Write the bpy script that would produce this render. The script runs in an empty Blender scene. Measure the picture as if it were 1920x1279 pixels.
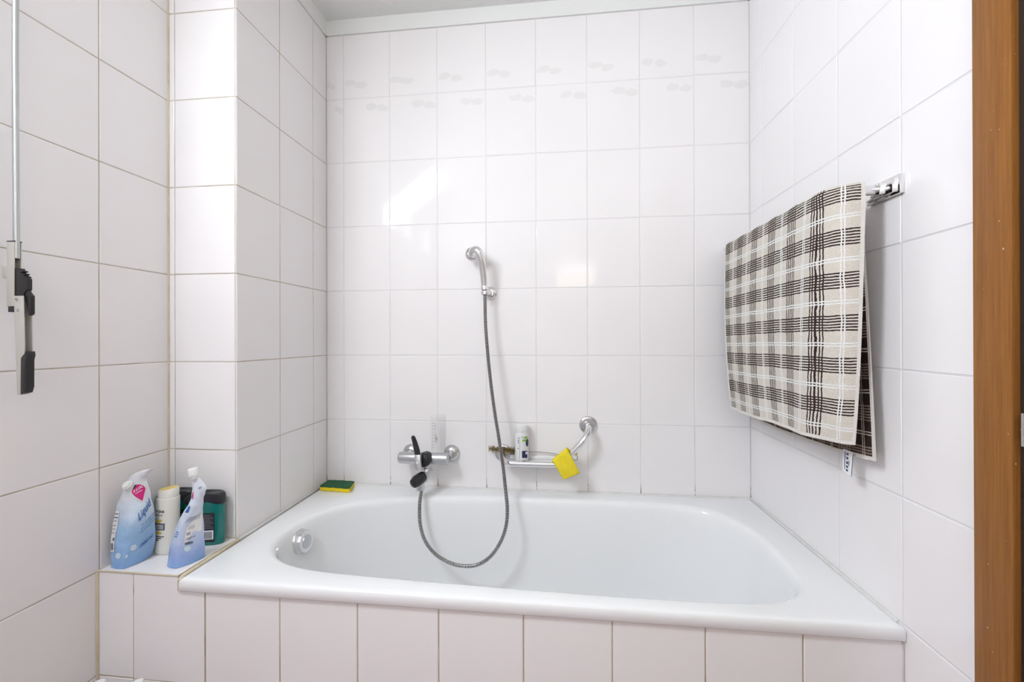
import bpy, bmesh, math, random
from mathutils import Vector, Matrix, noise as mnoise
random.seed(7)
C = bpy.context.scene.collection
SC = bpy.context.scene
PI = math.pi

# ------------------------------------------------------------------ camera, world, light, exposure
CAM = Vector((0.8824, -1.6557, 0.6011))
def rot_cam(yaw, pitch, roll):
    c, s = math.cos(yaw), math.sin(yaw)
    A = Matrix(((c, s, 0), (-s, c, 0), (0, 0, 1)))
    c, s = math.cos(pitch), math.sin(pitch)
    B = Matrix(((1, 0, 0), (0, c, s), (0, -s, c)))
    c, s = math.cos(roll), math.sin(roll)
    D = Matrix(((c, 0, s), (0, 1, 0), (-s, 0, c)))
    return D @ B @ A
Rw = rot_cam(0.1097, 0.0013, -0.0026)
right, fwd, up = Rw[0], Rw[1], Rw[2]
cam_data = bpy.data.cameras.new('camera')
cam = bpy.data.objects.new('camera', cam_data)
C.objects.link(cam)
M3 = Matrix((right, up, -fwd)).transposed()
cam.matrix_world = Matrix.Translation(CAM) @ M3.to_4x4()
cam_data.sensor_width = 36.0
cam_data.sensor_fit = 'HORIZONTAL'
cam_data.lens = 786.02 / 1920 * 36
cam_data.shift_x = (960 - 958.48) / 1920
cam_data.shift_y = (633.55 - 639.5) / 1920
cam_data.clip_start = 0.02
SC.camera = cam

SC.view_settings.view_transform = 'Standard'
SC.view_settings.look = 'None'
SC.view_settings.gamma = 1
SC.view_settings.use_curve_mapping = False
SC.view_settings.exposure = 0.45

wd = bpy.data.worlds.new('world')
SC.world = wd
wd.use_nodes = True
wd.node_tree.nodes['Background'].inputs[0].default_value = (0.80, 0.90, 1.0, 1)
wd.node_tree.nodes['Background'].inputs[1].default_value = 2.0

ld = bpy.data.lights.new('window_daylight', 'AREA')
ld.shape = 'RECTANGLE'; ld.size = 1.16; ld.size_y = 0.36
ld.energy = 50; ld.color = (0.86, 0.925, 1.0)
lo = bpy.data.objects.new('window_daylight', ld)
C.objects.link(lo)
lo.location = (-0.405, -1.69, 1.68)
lo.rotation_euler = (0, math.radians(-38), 0)     # sky light falls in and down

# ------------------------------------------------------------------ helpers
WL = {}
class MB:
    def __init__(s):
        s.v = []; s.f = []; s.m = []; s.uv = None
    def add(s, vs, fs, m=0, uvs=None):
        o = len(s.v)
        s.v += [Vector(p) for p in vs]
        for k, f in enumerate(fs):
            s.f.append(tuple(i + o for i in f)); s.m.append(m)
    def build(s, name, mats, parent=None, smooth=True, fix=True, bevel=0, angle=40, uvf=None):
        if not isinstance(mats, (list, tuple)): mats = [mats]
        off = WL.get(parent, Vector((0, 0, 0)))
        me = bpy.data.meshes.new(name)
        me.from_pydata([tuple(p - off) for p in s.v], [], s.f)
        for m in mats: me.materials.append(m)
        me.polygons.foreach_set('material_index', s.m)
        if fix or bevel:
            b = bmesh.new(); b.from_mesh(me)
            if fix:
                bmesh.ops.recalc_face_normals(b, faces=b.faces)
            if bevel:
                es = [e for e in b.edges if len(e.link_faces) == 2 and e.calc_face_angle(0) > math.radians(35)]
                bmesh.ops.bevel(b, geom=es, offset=bevel, segments=2, affect='EDGES', profile=0.6, clamp_overlap=True)
            b.to_mesh(me); b.free()
        if smooth:
            me.polygons.foreach_set('use_smooth', [True] * len(me.polygons))
            me.set_sharp_from_angle(angle=math.radians(angle))
        o = bpy.data.objects.new(name, me)
        C.objects.link(o)
        if parent is not None:
            o.parent = parent
        WL[o] = off
        return o

def thing(name, label, cat, loc, group=None):
    o = bpy.data.objects.new(name, None)
    o.empty_display_size = 0.05
    C.objects.link(o)
    o.location = loc
    WL[o] = Vector(loc)
    o['label'] = label; o['category'] = cat
    if group: o['group'] = group
    return o
def tag(o, label, cat, group=None):
    o['label'] = label; o['category'] = cat
    if group: o['group'] = group
    return o
def struct(o):
    o['kind'] = 'structure'
    return o

def box(mb, a, b, m=0):
    x0, y0, z0 = a; x1, y1, z1 = b
    mb.add([(x0, y0, z0), (x1, y0, z0), (x1, y1, z0), (x0, y1, z0), (x0, y0, z1), (x1, y0, z1), (x1, y1, z1), (x0, y1, z1)],
           [(0, 3, 2, 1), (4, 5, 6, 7), (0, 1, 5, 4), (1, 2, 6, 5), (2, 3, 7, 6), (3, 0, 4, 7)], m)

def cr(pts, n, closed=False):
    """Catmull-Rom through pts, n samples per segment"""
    P = [Vector(p) for p in pts]
    out = []
    N = len(P)
    segs = N if closed else N - 1
    for i in range(segs):
        if closed:
            p0, p1, p2, p3 = P[(i - 1) % N], P[i], P[(i + 1) % N], P[(i + 2) % N]
        else:
            p1, p2 = P[i], P[i + 1]
            p0 = P[i - 1] if i > 0 else p1 * 2 - p2
            p3 = P[i + 2] if i + 2 < N else p2 * 2 - p1
        for k in range(n):
            t = k / n
            out.append(0.5 * ((2 * p1) + (p2 - p0) * t + (2 * p0 - 5 * p1 + 4 * p2 - p3) * t * t + (3 * p1 - p0 - 3 * p2 + p3) * t ** 3))
    if not closed: out.append(P[-1].copy())
    return out

def frames(path):
    T = []
    for i in range(len(path)):
        a = path[max(0, i - 1)]; b = path[min(len(path) - 1, i + 1)]
        T.append((b - a).normalized())
    n = Vector((0, 0, 1)) if abs(T[0].z) < 0.9 else Vector((0, 1, 0))
    u = T[0].cross(n).normalized()
    F = []
    for t in T:
        u = (u - t * u.dot(t)).normalized()
        F.append((t, u, t.cross(u).normalized()))
    return F

def tube(mb, path, rad, seg=14, m=0, cap=True, flat=1.0, mfun=None):
    path = [Vector(p) for p in path]
    F = frames(path)
    if not callable(rad) and not isinstance(rad, (list, tuple)):
        rr = [rad] * len(path)
    else: rr = rad
    vs = []
    for p, (t, u, w), r in zip(path, F, rr):
        for k in range(seg):
            a = 2 * PI * k / seg
            vs.append(p + u * (r * math.cos(a)) + w * (r * flat * math.sin(a)))
    fs = []
    for i in range(len(path) - 1):
        for k in range(seg):
            fs.append((i * seg + k, i * seg + (k + 1) % seg, (i + 1) * seg + (k + 1) % seg, (i + 1) * seg + k))
    if cap:
        fs.append(tuple(range(seg))[::-1])
        fs.append(tuple((len(path) - 1) * seg + k for k in range(seg)))
    if mfun is None: mb.add(vs, fs, m)
    else:
        o = len(mb.v); mb.v += vs
        for i, f in enumerate(fs):
            mb.f.append(tuple(j + o for j in f)); mb.m.append(mfun(min(i // seg, len(path) - 2)))

def lathe(mb, prof, origin, axis=(0, 0, 1), seg=32, m=0):
    """prof: list of (radius, height along axis); closed at ends where radius is 0"""
    ax = Vector(axis).normalized(); o = Vector(origin)
    n = Vector((0, 0, 1)) if abs(ax.z) < 0.9 else Vector((1, 0, 0))
    u = ax.cross(n).normalized(); w = ax.cross(u).normalized()
    base = len(mb.v); rows = []
    for r, h in prof:
        if r < 1e-6:
            mb.v.append(o + ax * h); rows.append([len(mb.v) - 1])
        else:
            idx = []
            for k in range(seg):
                a = 2 * PI * k / seg
                mb.v.append(o + ax * h + (u * math.cos(a) + w * math.sin(a)) * r); idx.append(len(mb.v) - 1)
            rows.append(idx)
    for A, B in zip(rows[:-1], rows[1:]):
        for k in range(seg):
            k2 = (k + 1) % seg
            if len(A) == 1 and len(B) == 1: continue
            if len(A) == 1: mb.f.append((A[0], B[k2], B[k]))
            elif len(B) == 1: mb.f.append((A[k], A[k2], B[0]))
            else: mb.f.append((A[k], A[k2], B[k2], B[k]))
            mb.m.append(m)

def loft(mb, rings, m=0, cap0=True, cap1=True):
    n = len(rings[0]); vs = [p for r in rings for p in r]; fs = []
    for i in range(len(rings) - 1):
        for k in range(n):
            fs.append((i * n + k, i * n + (k + 1) % n, (i + 1) * n + (k + 1) % n, (i + 1) * n + k))
    if cap0: fs.append(tuple(range(n))[::-1])
    if cap1: fs.append(tuple((len(rings) - 1) * n + k for k in range(n)))
    mb.add(vs, fs, m)

def prism(mb, poly, d, m=0):
    """poly: 3D points of a planar outline, d: extrusion vector"""
    d = Vector(d); n = len(poly); P = [Vector(p) for p in poly]
    vs = P + [p + d for p in P]
    fs = [tuple(range(n))[::-1], tuple(range(n, 2 * n))] + [(i, (i + 1) % n, n + (i + 1) % n, n + i) for i in range(n)]
    mb.add(vs, fs, m)

def rect(mb, fn, a0, b0, a1, b1, m=0, nx=6, ny=6):
    vs = [fn(a0 + (a1 - a0) * i / nx, b0 + (b1 - b0) * j / ny) for j in range(ny + 1) for i in range(nx + 1)]
    fs = [(j * (nx + 1) + i, j * (nx + 1) + i + 1, (j + 1) * (nx + 1) + i + 1, (j + 1) * (nx + 1) + i) for j in range(ny) for i in range(nx)]
    mb.add(vs, fs, m)

def poly(mb, fn, pts, m=0):
    cx = sum(p[0] for p in pts) / len(pts); cy = sum(p[1] for p in pts) / len(pts)
    n = len(pts)
    mid = [((p[0] + cx) / 2, (p[1] + cy) / 2) for p in pts]
    vs = [fn(*p) for p in pts] + [fn(*p) for p in mid] + [fn(cx, cy)]
    fs = [(i, (i + 1) % n, n + (i + 1) % n, n + i) for i in range(n)] + [(n + i, n + (i + 1) % n, 2 * n) for i in range(n)]
    mb.add(vs, fs, m)

_tc = {}
def glyphs(s):
    if s in _tc: return _tc[s]
    cu = bpy.data.curves.new('t', 'FONT'); cu.body = s; cu.resolution_u = 3; cu.offset = 0.018
    ob = bpy.data.objects.new('t', cu); C.objects.link(ob)
    dg = bpy.context.evaluated_depsgraph_get()
    me = bpy.data.meshes.new_from_object(ob.evaluated_get(dg))
    vs = [(v.co.x, v.co.y) for v in me.vertices]; fs = [tuple(p.vertices) for p in me.polygons]
    bpy.data.objects.remove(ob); bpy.data.curves.remove(cu); bpy.data.meshes.remove(me)
    if vs:
        x0 = min(v[0] for v in vs); x1 = max(v[0] for v in vs); y0 = min(v[1] for v in vs); y1 = max(v[1] for v in vs)
    else: x0 = x1 = y0 = y1 = 0
    _tc[s] = (vs, fs, x0, x1, y0, y1)
    return _tc[s]
def text(mb, fn, s, a, b, w, h, m=0, shear=0.0, slope=0.0):
    """text s fitted in the box (a,b)-(a+w,b+h) of label space"""
    vs, fs, x0, x1, y0, y1 = glyphs(s)
    q = []
    for x, y in vs:
        u = (x - x0) / max(1e-6, x1 - x0); v = (y - y0) / max(1e-6, y1 - y0)
        q.append(fn(a + u * w + v * h * shear, b + v * h + u * w * slope))
    mb.add(q, fs, m)

# ------------------------------------------------------------------ materials
def mat(name, col, rough=0.5, metal=0.0, coat=0.0, spec=0.5, trans=0.0, ior=1.45, alpha=1.0, sss=0.0):
    m = bpy.data.materials.new(name); m.use_nodes = True
    b = m.node_tree.nodes['Principled BSDF']
    b.inputs['Base Color'].default_value = (*col, 1)
    b.inputs['Roughness'].default_value = rough
    b.inputs['Metallic'].default_value = metal
    b.inputs['Coat Weight'].default_value = coat
    b.inputs['Specular IOR Level'].default_value = spec
    b.inputs['Transmission Weight'].default_value = trans
    b.inputs['IOR'].default_value = ior
    b.inputs['Alpha'].default_value = alpha
    return m
class NT:
    def __init__(s, m):
        s.t = m.node_tree; s.b = s.t.nodes['Principled BSDF']
    def node(s, typ, **kw):
        n = s.t.nodes.new(typ)
        for k, v in kw.items(): setattr(n, k, v)
        return n
    def link(s, a, b): s.t.links.new(a, b)
    def math(s, op, a, b=None, c=None):
        n = s.node('ShaderNodeMath', operation=op)
        for i, x in enumerate((a, b, c)):
            if x is None: continue
            if isinstance(x, (int, float)): n.inputs[i].default_value = x
            else: s.link(x, n.inputs[i])
        return n.outputs[0]
    def mix(s, f, a, b):
        n = s.node('ShaderNodeMix', data_type='RGBA')
        for sock, x in ((n.inputs[0], f), (n.inputs[6], a), (n.inputs[7], b)):
            if isinstance(x, (int, float)): sock.default_value = x
            elif isinstance(x, tuple): sock.default_value = (*x, 1)
            else: s.link(x, sock)
        return n.outputs[2]
    def noise(s, vec, scale, detail=2, rough=0.5):
        n = s.node('ShaderNodeTexNoise'); n.inputs['Scale'].default_value = scale
        n.inputs['Detail'].default_value = detail; n.inputs['Roughness'].default_value = rough
        if vec is not None: s.link(vec, n.inputs['Vector'])
        return n.outputs['Fac']
    def ramp(s, f, a, b):
        n = s.node('ShaderNodeMapRange'); n.inputs[1].default_value = a; n.inputs[2].default_value = b
        s.link(f, n.inputs[0]); return n.outputs[0]
    def obj(s): return s.node('ShaderNodeTexCoord').outputs['Object']
    def uv(s): return s.node('ShaderNodeTexCoord').outputs['UV']
    def sep(s, v):
        n = s.node('ShaderNodeSeparateXYZ'); s.link(v, n.inputs[0]); return n.outputs
    def mapping(s, v, scale):
        n = s.node('ShaderNodeMapping'); n.inputs['Scale'].default_value = scale; s.link(v, n.inputs['Vector']); return n.outputs[0]
    def bump(s, h, strength, dist):
        n = s.node('ShaderNodeBump'); n.inputs['Strength'].default_value = strength; n.inputs['Distance'].default_value = dist
        s.link(h, n.inputs['Height']); s.link(n.outputs[0], s.b.inputs['Normal'])

TILE = (0.918, 0.890, 0.888)
def tile_mat(name, border=None, col=TILE, rough=0.05):
    m = mat(name, col, rough, spec=0.38)
    n = NT(m)
    o = n.obj()
    f = n.noise(o, 2.3, 2)
    base = n.mix(n.ramp(f, 0.3, 0.7), tuple(c * 0.985 for c in col), tuple(min(1, c * 1.015) for c in col))
    if border:
        uv = n.sep(n.uv())
        nz = n.noise(n.mapping(o, (1, 1, 1)), 38, 3)
        wob = n.math('MULTIPLY', n.math('SUBTRACT', nz, 0.5), 0.22)
        mask = None
        for (cu, cv) in border:
            du = n.math('MULTIPLY', n.math('SUBTRACT', uv[0], cu), 1.0)
            dv = n.math('MULTIPLY', n.math('SUBTRACT', uv[1], cv), 2.4)
            d = n.math('SQRT', n.math('ADD', n.math('MULTIPLY', du, du), n.math('MULTIPLY', dv, dv)))
            d = n.math('ADD', d, wob)
            k = n.ramp(d, 0.145, 0.115)
            mask = k if mask is None else n.math('MAXIMUM', mask, k)
        base = n.mix(n.math('MULTIPLY', mask, 0.24), base, (0.67, 0.655, 0.62))
    n.link(base, n.b.inputs['Base Color'])
    n.bump(n.noise(o, 7, 1), 0.05, 0.01)
    return m
def grout_mat(name, col, dirt, amount, mold=False):
    m = mat(name, col, 0.8)
    n = NT(m); o = n.obj()
    f = n.noise(o, 9, 4, 0.7)
    base = n.mix(n.math('MULTIPLY', n.ramp(f, 0.42, 0.62), amount), col, dirt)
    if mold:
        z = n.sep(o)[2]
        k = n.math('MULTIPLY', n.ramp(z, 0.05, 0.008), n.ramp(n.noise(o, 30, 2), 0.40, 0.52))
        base = n.mix(k, base, (0.10, 0.07, 0.05))
    n.link(base, n.b.inputs['Base Color'])
    return m
M = {}
M['tile'] = tile_mat('tile')
M['tile_up'] = tile_mat('tile_border_upper', [(0.14, 0.24), (0.38, 0.20)])
M['tile_lo'] = tile_mat('tile_border_lower', [(0.60, 0.86), (0.86, 0.83)])
M['grout'] = grout_mat('grout_pale', (0.80, 0.79, 0.79), (0.72, 0.67, 0.62), 0.35, True)
M['grout_right'] = grout_mat('grout_grey', (0.78, 0.78, 0.79), (0.68, 0.66, 0.65), 0.4)
M['grout_left'] = grout_mat('grout_dirty', (0.60, 0.54, 0.45), (0.36, 0.29, 0.19), 0.6)
M['grout_bath'] = grout_mat('grout_stained', (0.56, 0.48, 0.34), (0.36, 0.27, 0.15), 0.6)
M['sealant'] = grout_mat('sealant_yellowed', (0.68, 0.60, 0.45), (0.50, 0.40, 0.25), 0.5)
M['sealant_white'] = grout_mat('sealant_white', (0.80, 0.79, 0.77), (0.65, 0.62, 0.58), 0.4)
M['plaster'] = mat('white_plaster', (0.86, 0.865, 0.84), 0.8)
m = mat('rough_ceiling_plaster', (0.90, 0.91, 0.89), 0.9); n = NT(m)
n.bump(n.noise(n.obj(), 110, 4, 0.6), 0.6, 0.006); M['ceiling'] = m
M['enamel'] = mat('white_enamel', (0.92, 0.925, 0.93), 0.10, coat=0.2)
M['chrome'] = mat('chrome', (0.80, 0.80, 0.81), 0.07, 1.0)
M['steel'] = mat('brushed_steel', (0.62, 0.62, 0.63), 0.22, 1.0)
M['satin'] = mat('satin_chrome', (0.60, 0.61, 0.63), 0.28, 1.0)
M['galv'] = mat('galvanised_rod', (0.52, 0.54, 0.54), 0.38, 0.85)
M['hose_l'] = mat('hose_ring', (0.62, 0.61, 0.60), 0.25, 1.0)
M['hose_d'] = mat('hose_gap', (0.05, 0.05, 0.05), 0.5)
M['black'] = mat('black_plastic', (0.022, 0.021, 0.022), 0.35)
M['blackcap'] = mat('black_cap_plastic', (0.025, 0.025, 0.03), 0.3)
M['white'] = mat('white_plastic', (0.85, 0.85, 0.84), 0.3)
M['cream'] = mat('cream_plastic', (0.83, 0.81, 0.74), 0.25, coat=0.2)
M['yellow_cap'] = mat('yellow_lid', (0.80, 0.62, 0.14), 0.35)
M['alu'] = mat('anodised_channel', (0.60, 0.58, 0.53), 0.35, 0.35)
M['alu_dark'] = mat('channel_inside', (0.30, 0.28, 0.24), 0.45, 0.4)
M['ink'] = mat('dark_ink', (0.03, 0.03, 0.035), 0.5)
M['ink_grey'] = mat('grey_ink', (0.20, 0.20, 0.22), 0.5)
M['ink_navy'] = mat('navy_ink', (0.02, 0.03, 0.10), 0.4)
M['ink_blue'] = mat('blue_ink', (0.03, 0.15, 0.42), 0.35)
M['ink_green'] = mat('green_ink', (0.28, 0.55, 0.04), 0.4)
M['ink_pink'] = mat('magenta_ink', (0.66, 0.02, 0.22), 0.3)
M['ink_white'] = mat('white_ink', (0.86, 0.86, 0.87), 0.3)
M['ink_gold'] = mat('gold_ink', (0.72, 0.58, 0.12), 0.35)
M['slate'] = mat('slate_ink', (0.10, 0.11, 0.13), 0.35)
m = mat('teal_bottle', (0.0, 0.17, 0.15), 0.15, coat=0.3); M['teal'] = m
M['tealdark'] = mat('dark_green_label', (0.003, 0.07, 0.06), 0.25)
# sponge
m = mat('green_scourer', (0.025, 0.11, 0.05), 0.95); n = NT(m)
n.link(n.mix(n.noise(n.obj(), 260, 3), (0.008, 0.045, 0.02), (0.05, 0.20, 0.09)), n.b.inputs['Base Color'])
n.bump(n.noise(n.obj(), 320, 3), 1.0, 0.003); M['scour'] = m
m = mat('yellow_foam', (0.86, 0.66, 0.02), 0.9); n = NT(m)
n.bump(n.noise(n.obj(), 240, 3), 0.8, 0.002); M['foam'] = m
m = mat('yellow_cloth', (0.90, 0.72, 0.02), 0.9); n = NT(m)
n.link(n.mix(n.noise(n.obj(), 60, 3), (0.86, 0.66, 0.015), (0.93, 0.77, 0.05)), n.b.inputs['Base Color'])
n.bump(n.noise(n.obj(), 420, 2), 0.8, 0.0015); M['cloth'] = m
m = mat('brass_bristles', (0.42, 0.32, 0.10), 0.6); n = NT(m)
n.link(n.mix(n.noise(n.obj(), 160, 2), (0.20, 0.14, 0.04), (0.58, 0.46, 0.18)), n.b.inputs['Base Color']); M['bristle'] = m
# wood
def wood(name, a, b, rough=0.3):
    m = mat(name, a, rough, spec=0.3); n = NT(m); o = n.obj()
    f = n.noise(n.mapping(o, (60, 60, 1.6)), 3.0, 5, 0.65)
    g = n.noise(n.mapping(o, (260, 260, 6)), 3.0, 2)
    base = n.mix(n.ramp(f, 0.3, 0.7), a, b)
    base = n.mix(n.math('MULTIPLY', n.ramp(g, 0.5, 0.75), 0.35), base, tuple(c * 0.5 for c in a))
    sp = n.ramp(n.noise(n.mapping(o, (1, 1, 0.6)), 150, 1), 0.775, 0.80)
    base = n.mix(n.math('MULTIPLY', sp, 0.6), base, (0.7, 0.66, 0.6))
    n.link(base, n.b.inputs['Base Color'])
    return m
M['wood'] = wood('varnished_brown_wood', (0.24, 0.092, 0.020), (0.34, 0.140, 0.032))
M['leafwood'] = wood('dull_door_wood', (0.40, 0.36, 0.25), (0.50, 0.46, 0.33), 0.5)
M['gap_shade'] = mat('rebate_shade', (0.03, 0.018, 0.012), 0.6)
m = mat('beige_floor', (0.40, 0.25, 0.25), 0.3); M['floor'] = m
M['wire'] = mat('dull_wire', (0.22, 0.20, 0.19), 0.4, 0.8)
M['clear'] = mat('clear_plastic', (0.93, 0.94, 0.95), 0.12, trans=0.75, ior=1.25)
M['tray'] = mat('white_tray', (0.88, 0.88, 0.87), 0.25)
def sheer(name, col, rough, alpha):
    m = mat(name, col, rough, alpha=alpha); return m
M['cup'] = sheer('clear_measuring_plastic', (0.95, 0.95, 0.95), 0.12, 0.04)
M['petwall'] = sheer('clear_bottle_plastic', (0.75, 0.73, 0.72), 0.10, 0.55)
# window
m = bpy.data.materials.new('window_glass'); m.use_nodes = True
t = m.node_tree; t.nodes.clear()
o_ = t.nodes.new('ShaderNodeOutputMaterial'); tr = t.nodes.new('ShaderNodeBsdfTransparent'); gl = t.nodes.new('ShaderNodeBsdfGlossy')
gl.inputs['Roughness'].default_value = 0.02
mx = t.nodes.new('ShaderNodeMixShader'); mx.inputs[0].default_value = 0.06
t.links.new(tr.outputs[0], mx.inputs[1]); t.links.new(gl.outputs[0], mx.inputs[2]); t.links.new(mx.outputs[0], o_.inputs[0]); M['glass'] = m
m = mat('lamp_glow', (1, 0.9, 0.7), 0.5)
m.node_tree.nodes['Principled BSDF'].inputs['Emission Color'].default_value = (1.0, 0.80, 0.55, 1)
m.node_tree.nodes['Principled BSDF'].inputs['Emission Strength'].default_value = 3.8
M['glow'] = m

# ------------------------------------------------------------------ the setting
W, H = 0.2, 0.2662
XL, XP, XR = -0.2998, -0.0747, 1.6
YP, YT = -0.4953, -0.6953         # pillar face, face of the tiled bath front
ZTILE, ZCEIL, ZFLOOR = 1.863, 1.925, -0.5324
YFRONT = -2.36

def grid_tiles(mb, org, u, v, nrm, us, vs, g=0.0022, skip=None, mfun=None, tilt=0.0004, uvs=None):
    """tiles in the cells of the grout lines us x vs; face on the plane, grout 1 mm behind"""
    org, u, v, nrm = Vector(org), Vector(u), Vector(v), Vector(nrm)
    P = lambda a, b, d: org + u * a + v * b + nrm * d
    for j in range(len(vs) - 1):
        for i in range(len(us) - 1):
            if skip and skip(i, j): continue
            a0, a1, b0, b1 = us[i] + g / 2, us[i + 1] - g / 2, vs[j] + g / 2, vs[j + 1] - g / 2
            if a1 - a0 < 0.002 or b1 - b0 < 0.002: continue
            e = min(0.0018, (a1 - a0) / 4)
            t1, t2 = random.uniform(-tilt, tilt), random.uniform(-tilt, tilt)
            k = [t1 + t2, -t1 + t2, -t1 - t2, t1 - t2]
            vs8 = [P(a0, b0, -0.0012), P(a1, b0, -0.0012), P(a1, b1, -0.0012), P(a0, b1, -0.0012),
                   P(a0 + e, b0 + e, k[0]), P(a1 - e, b0 + e, k[1]), P(a1 - e, b1 - e, k[2]), P(a0 + e, b1 - e, k[3])]
            fs = [(4, 5, 6, 7), (0, 1, 5, 4), (1, 2, 6, 5), (2, 3, 7, 6), (3, 0, 4, 7)]
            if u.cross(v).dot(nrm) < 0: fs = [f[::-1] for f in fs]
            mb.add(vs8, fs, mfun(i, j) if mfun else 1)
            if uvs is not None:
                L = [(0, 0), (1, 0), (1, 1), (0, 1)] * 2
                for f in fs: uvs.append([L[q] for q in f])

def lines(start, step, lo, hi):
    out = [lo]
    k = math.ceil((lo - start) / step + 1e-6)
    while start + k * step < hi - 1e-4:
        if start + k * step > lo + 1e-4: out.append(start + k * step)
        k += 1
    out.append(hi)
    return out
ZL = lines(0, H, ZFLOOR, ZTILE)

# back wall
mb = MB()
box(mb, (XP - 0.3, -0.0012 + 0.0012 + 0.001, ZFLOOR), (XR + 0.1, 0.1, ZCEIL + 0.05), 0)
nb = len(mb.f)
zb = lines(0, H, -0.05, ZTILE)
uvs = []
grid_tiles(mb, (0, 0, 0), (1, 0, 0), (0, 0, 1), (0, -1, 0), lines(0, W, XP, XR), zb,
           mfun=lambda i, j: 2 if abs(zb[j] - 6 * H) < 0.01 else (3 if abs(zb[j] - 5 * H) < 0.01 else 1), uvs=uvs)
ob = struct(mb.build('wall_back', [M['grout'], M['tile'], M['tile_up'], M['tile_lo']], smooth=False, fix=False))
ul = ob.data.uv_layers.new(name='tile')
for p, q in zip(list(ob.data.polygons)[nb:], uvs):
    for li, c in zip(p.loop_indices, q): ul.data[li].uv = c

# pillar
mb = MB()
box(mb, (XL - 0.05, YP + 0.001, ZFLOOR), (XP - 0.001, 0.0, ZCEIL + 0.05), 0)
grid_tiles(mb, (0, YP, 0), (1, 0, 0), (0, 0, 1), (0, -1, 0), lines(-0.2795, W, XL, XP), lines(0, H, -0.02, ZTILE), g=0.0019)
grid_tiles(mb, (XP, 0, 0), (0, 1, 0), (0, 0, 1), (1, 0, 0), lines(-0.2953, W, YP, 0), lines(0, H, -0.02, ZTILE))
struct(mb.build('wall_pillar', [M['grout_left'], M['tile']], smooth=False, fix=False))

# left wall, with the window opening
WY0, WY1, WZ0, WZ1 = -2.2905, -1.0905, 5 * H, 7 * H
mb = MB()
yls = lines(-0.6905, W, YFRONT, YP)
for (ya, yb, za, zb_) in ((YFRONT, WY0, ZFLOOR, ZCEIL + 0.05), (WY1, 0.1, ZFLOOR, ZCEIL + 0.05), (WY0, WY1, ZFLOOR, WZ0), (WY0, WY1, WZ1, ZCEIL + 0.05)):
    box(mb, (XL - 0.22, ya, za), (XL - 0.001, yb, zb_), 0)
def skipw(i, j):
    yc = (yls[i] + yls[i + 1]) / 2; zc = (ZL[j] + ZL[j + 1]) / 2
    return WY0 < yc < WY1 and WZ0 < zc < WZ1
grid_tiles(mb, (XL, 0, 0), (0, 1, 0), (0, 0, 1), (1, 0, 0), yls, ZL, g=0.0020, skip=skipw)
struct(mb.build('wall_left', [M['grout_left'], M['tile']], smooth=False, fix=False))

# right wall with the door opening
DY0, DY1, DZ = -1.72, -0.935, 1.50
mb = MB()
box(mb, (XR + 0.001, DY1, ZFLOOR), (XR + 0.12, 0.1, ZCEIL + 0.05), 0)
box(mb, (XR + 0.001, YFRONT, ZFLOOR), (XR + 0.12, DY0, ZCEIL + 0.05), 0)
box(mb, (XR + 0.001, DY0, DZ), (XR + 0.12, DY1, ZCEIL + 0.05), 0)
yr = lines(-0.2922, W, DY1, 0)
grid_tiles(mb, (XR, 0, 0), (0, 1, 0), (0, 0, 1), (-1, 0, 0), yr, ZL)
grid_tiles(mb, (XR, 0, 0), (0, 1, 0), (0, 0, 1), (-1, 0, 0), lines(-0.2922, W, YFRONT, DY0), ZL)
struct(mb.build('wall_right', [M['grout_right'], M['tile']], smooth=False, fix=False))

# wall behind the camera
mb = MB()
box(mb, (XL - 0.22, YFRONT - 0.1, ZFLOOR), (XR + 0.12, YFRONT - 0.001, ZCEIL + 0.05), 0)
grid_tiles(mb, (0, YFRONT, 0), (1, 0, 0), (0, 0, 1), (0, 1, 0), lines(0, W, XL, XR), ZL)
struct(mb.build('wall_front', [M['grout_right'], M['tile']], smooth=False, fix=False))

mb = MB(); box(mb, (XL - 0.22, YFRONT - 0.1, ZFLOOR - 0.1), (XR + 0.12, 0.1, ZFLOOR))
struct(mb.build('floor', M['floor'], smooth=False))
mb = MB(); box(mb, (XL - 0.22, YFRONT - 0.1, ZCEIL), (XR + 0.12, 0.1, ZCEIL + 0.1))
struct(mb.build('ceiling', M['ceiling'], smooth=False))

# plaster strip between tiles and ceiling
mb = MB()
box(mb, (XP, -0.006, ZTILE), (XR, 0.004, ZCEIL))
box(mb, (XP - 0.004, YP, ZTILE), (XP + 0.006, 0.0, ZCEIL))
struct(mb.build('trim_1', M['plaster'], smooth=False))
mb = MB()
box(mb, (XL - 0.001, YP - 0.006, ZTILE), (XP + 0.006, YP + 0.004, ZCEIL))
box(mb, (XL - 0.004, YFRONT, ZTILE), (XL + 0.006, YP, ZCEIL))
box(mb, (XR - 0.006, YFRONT, ZTILE), (XR + 0.004, 0, ZCEIL))
struct(mb.build('trim_2', M['plaster'], smooth=False))

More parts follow.
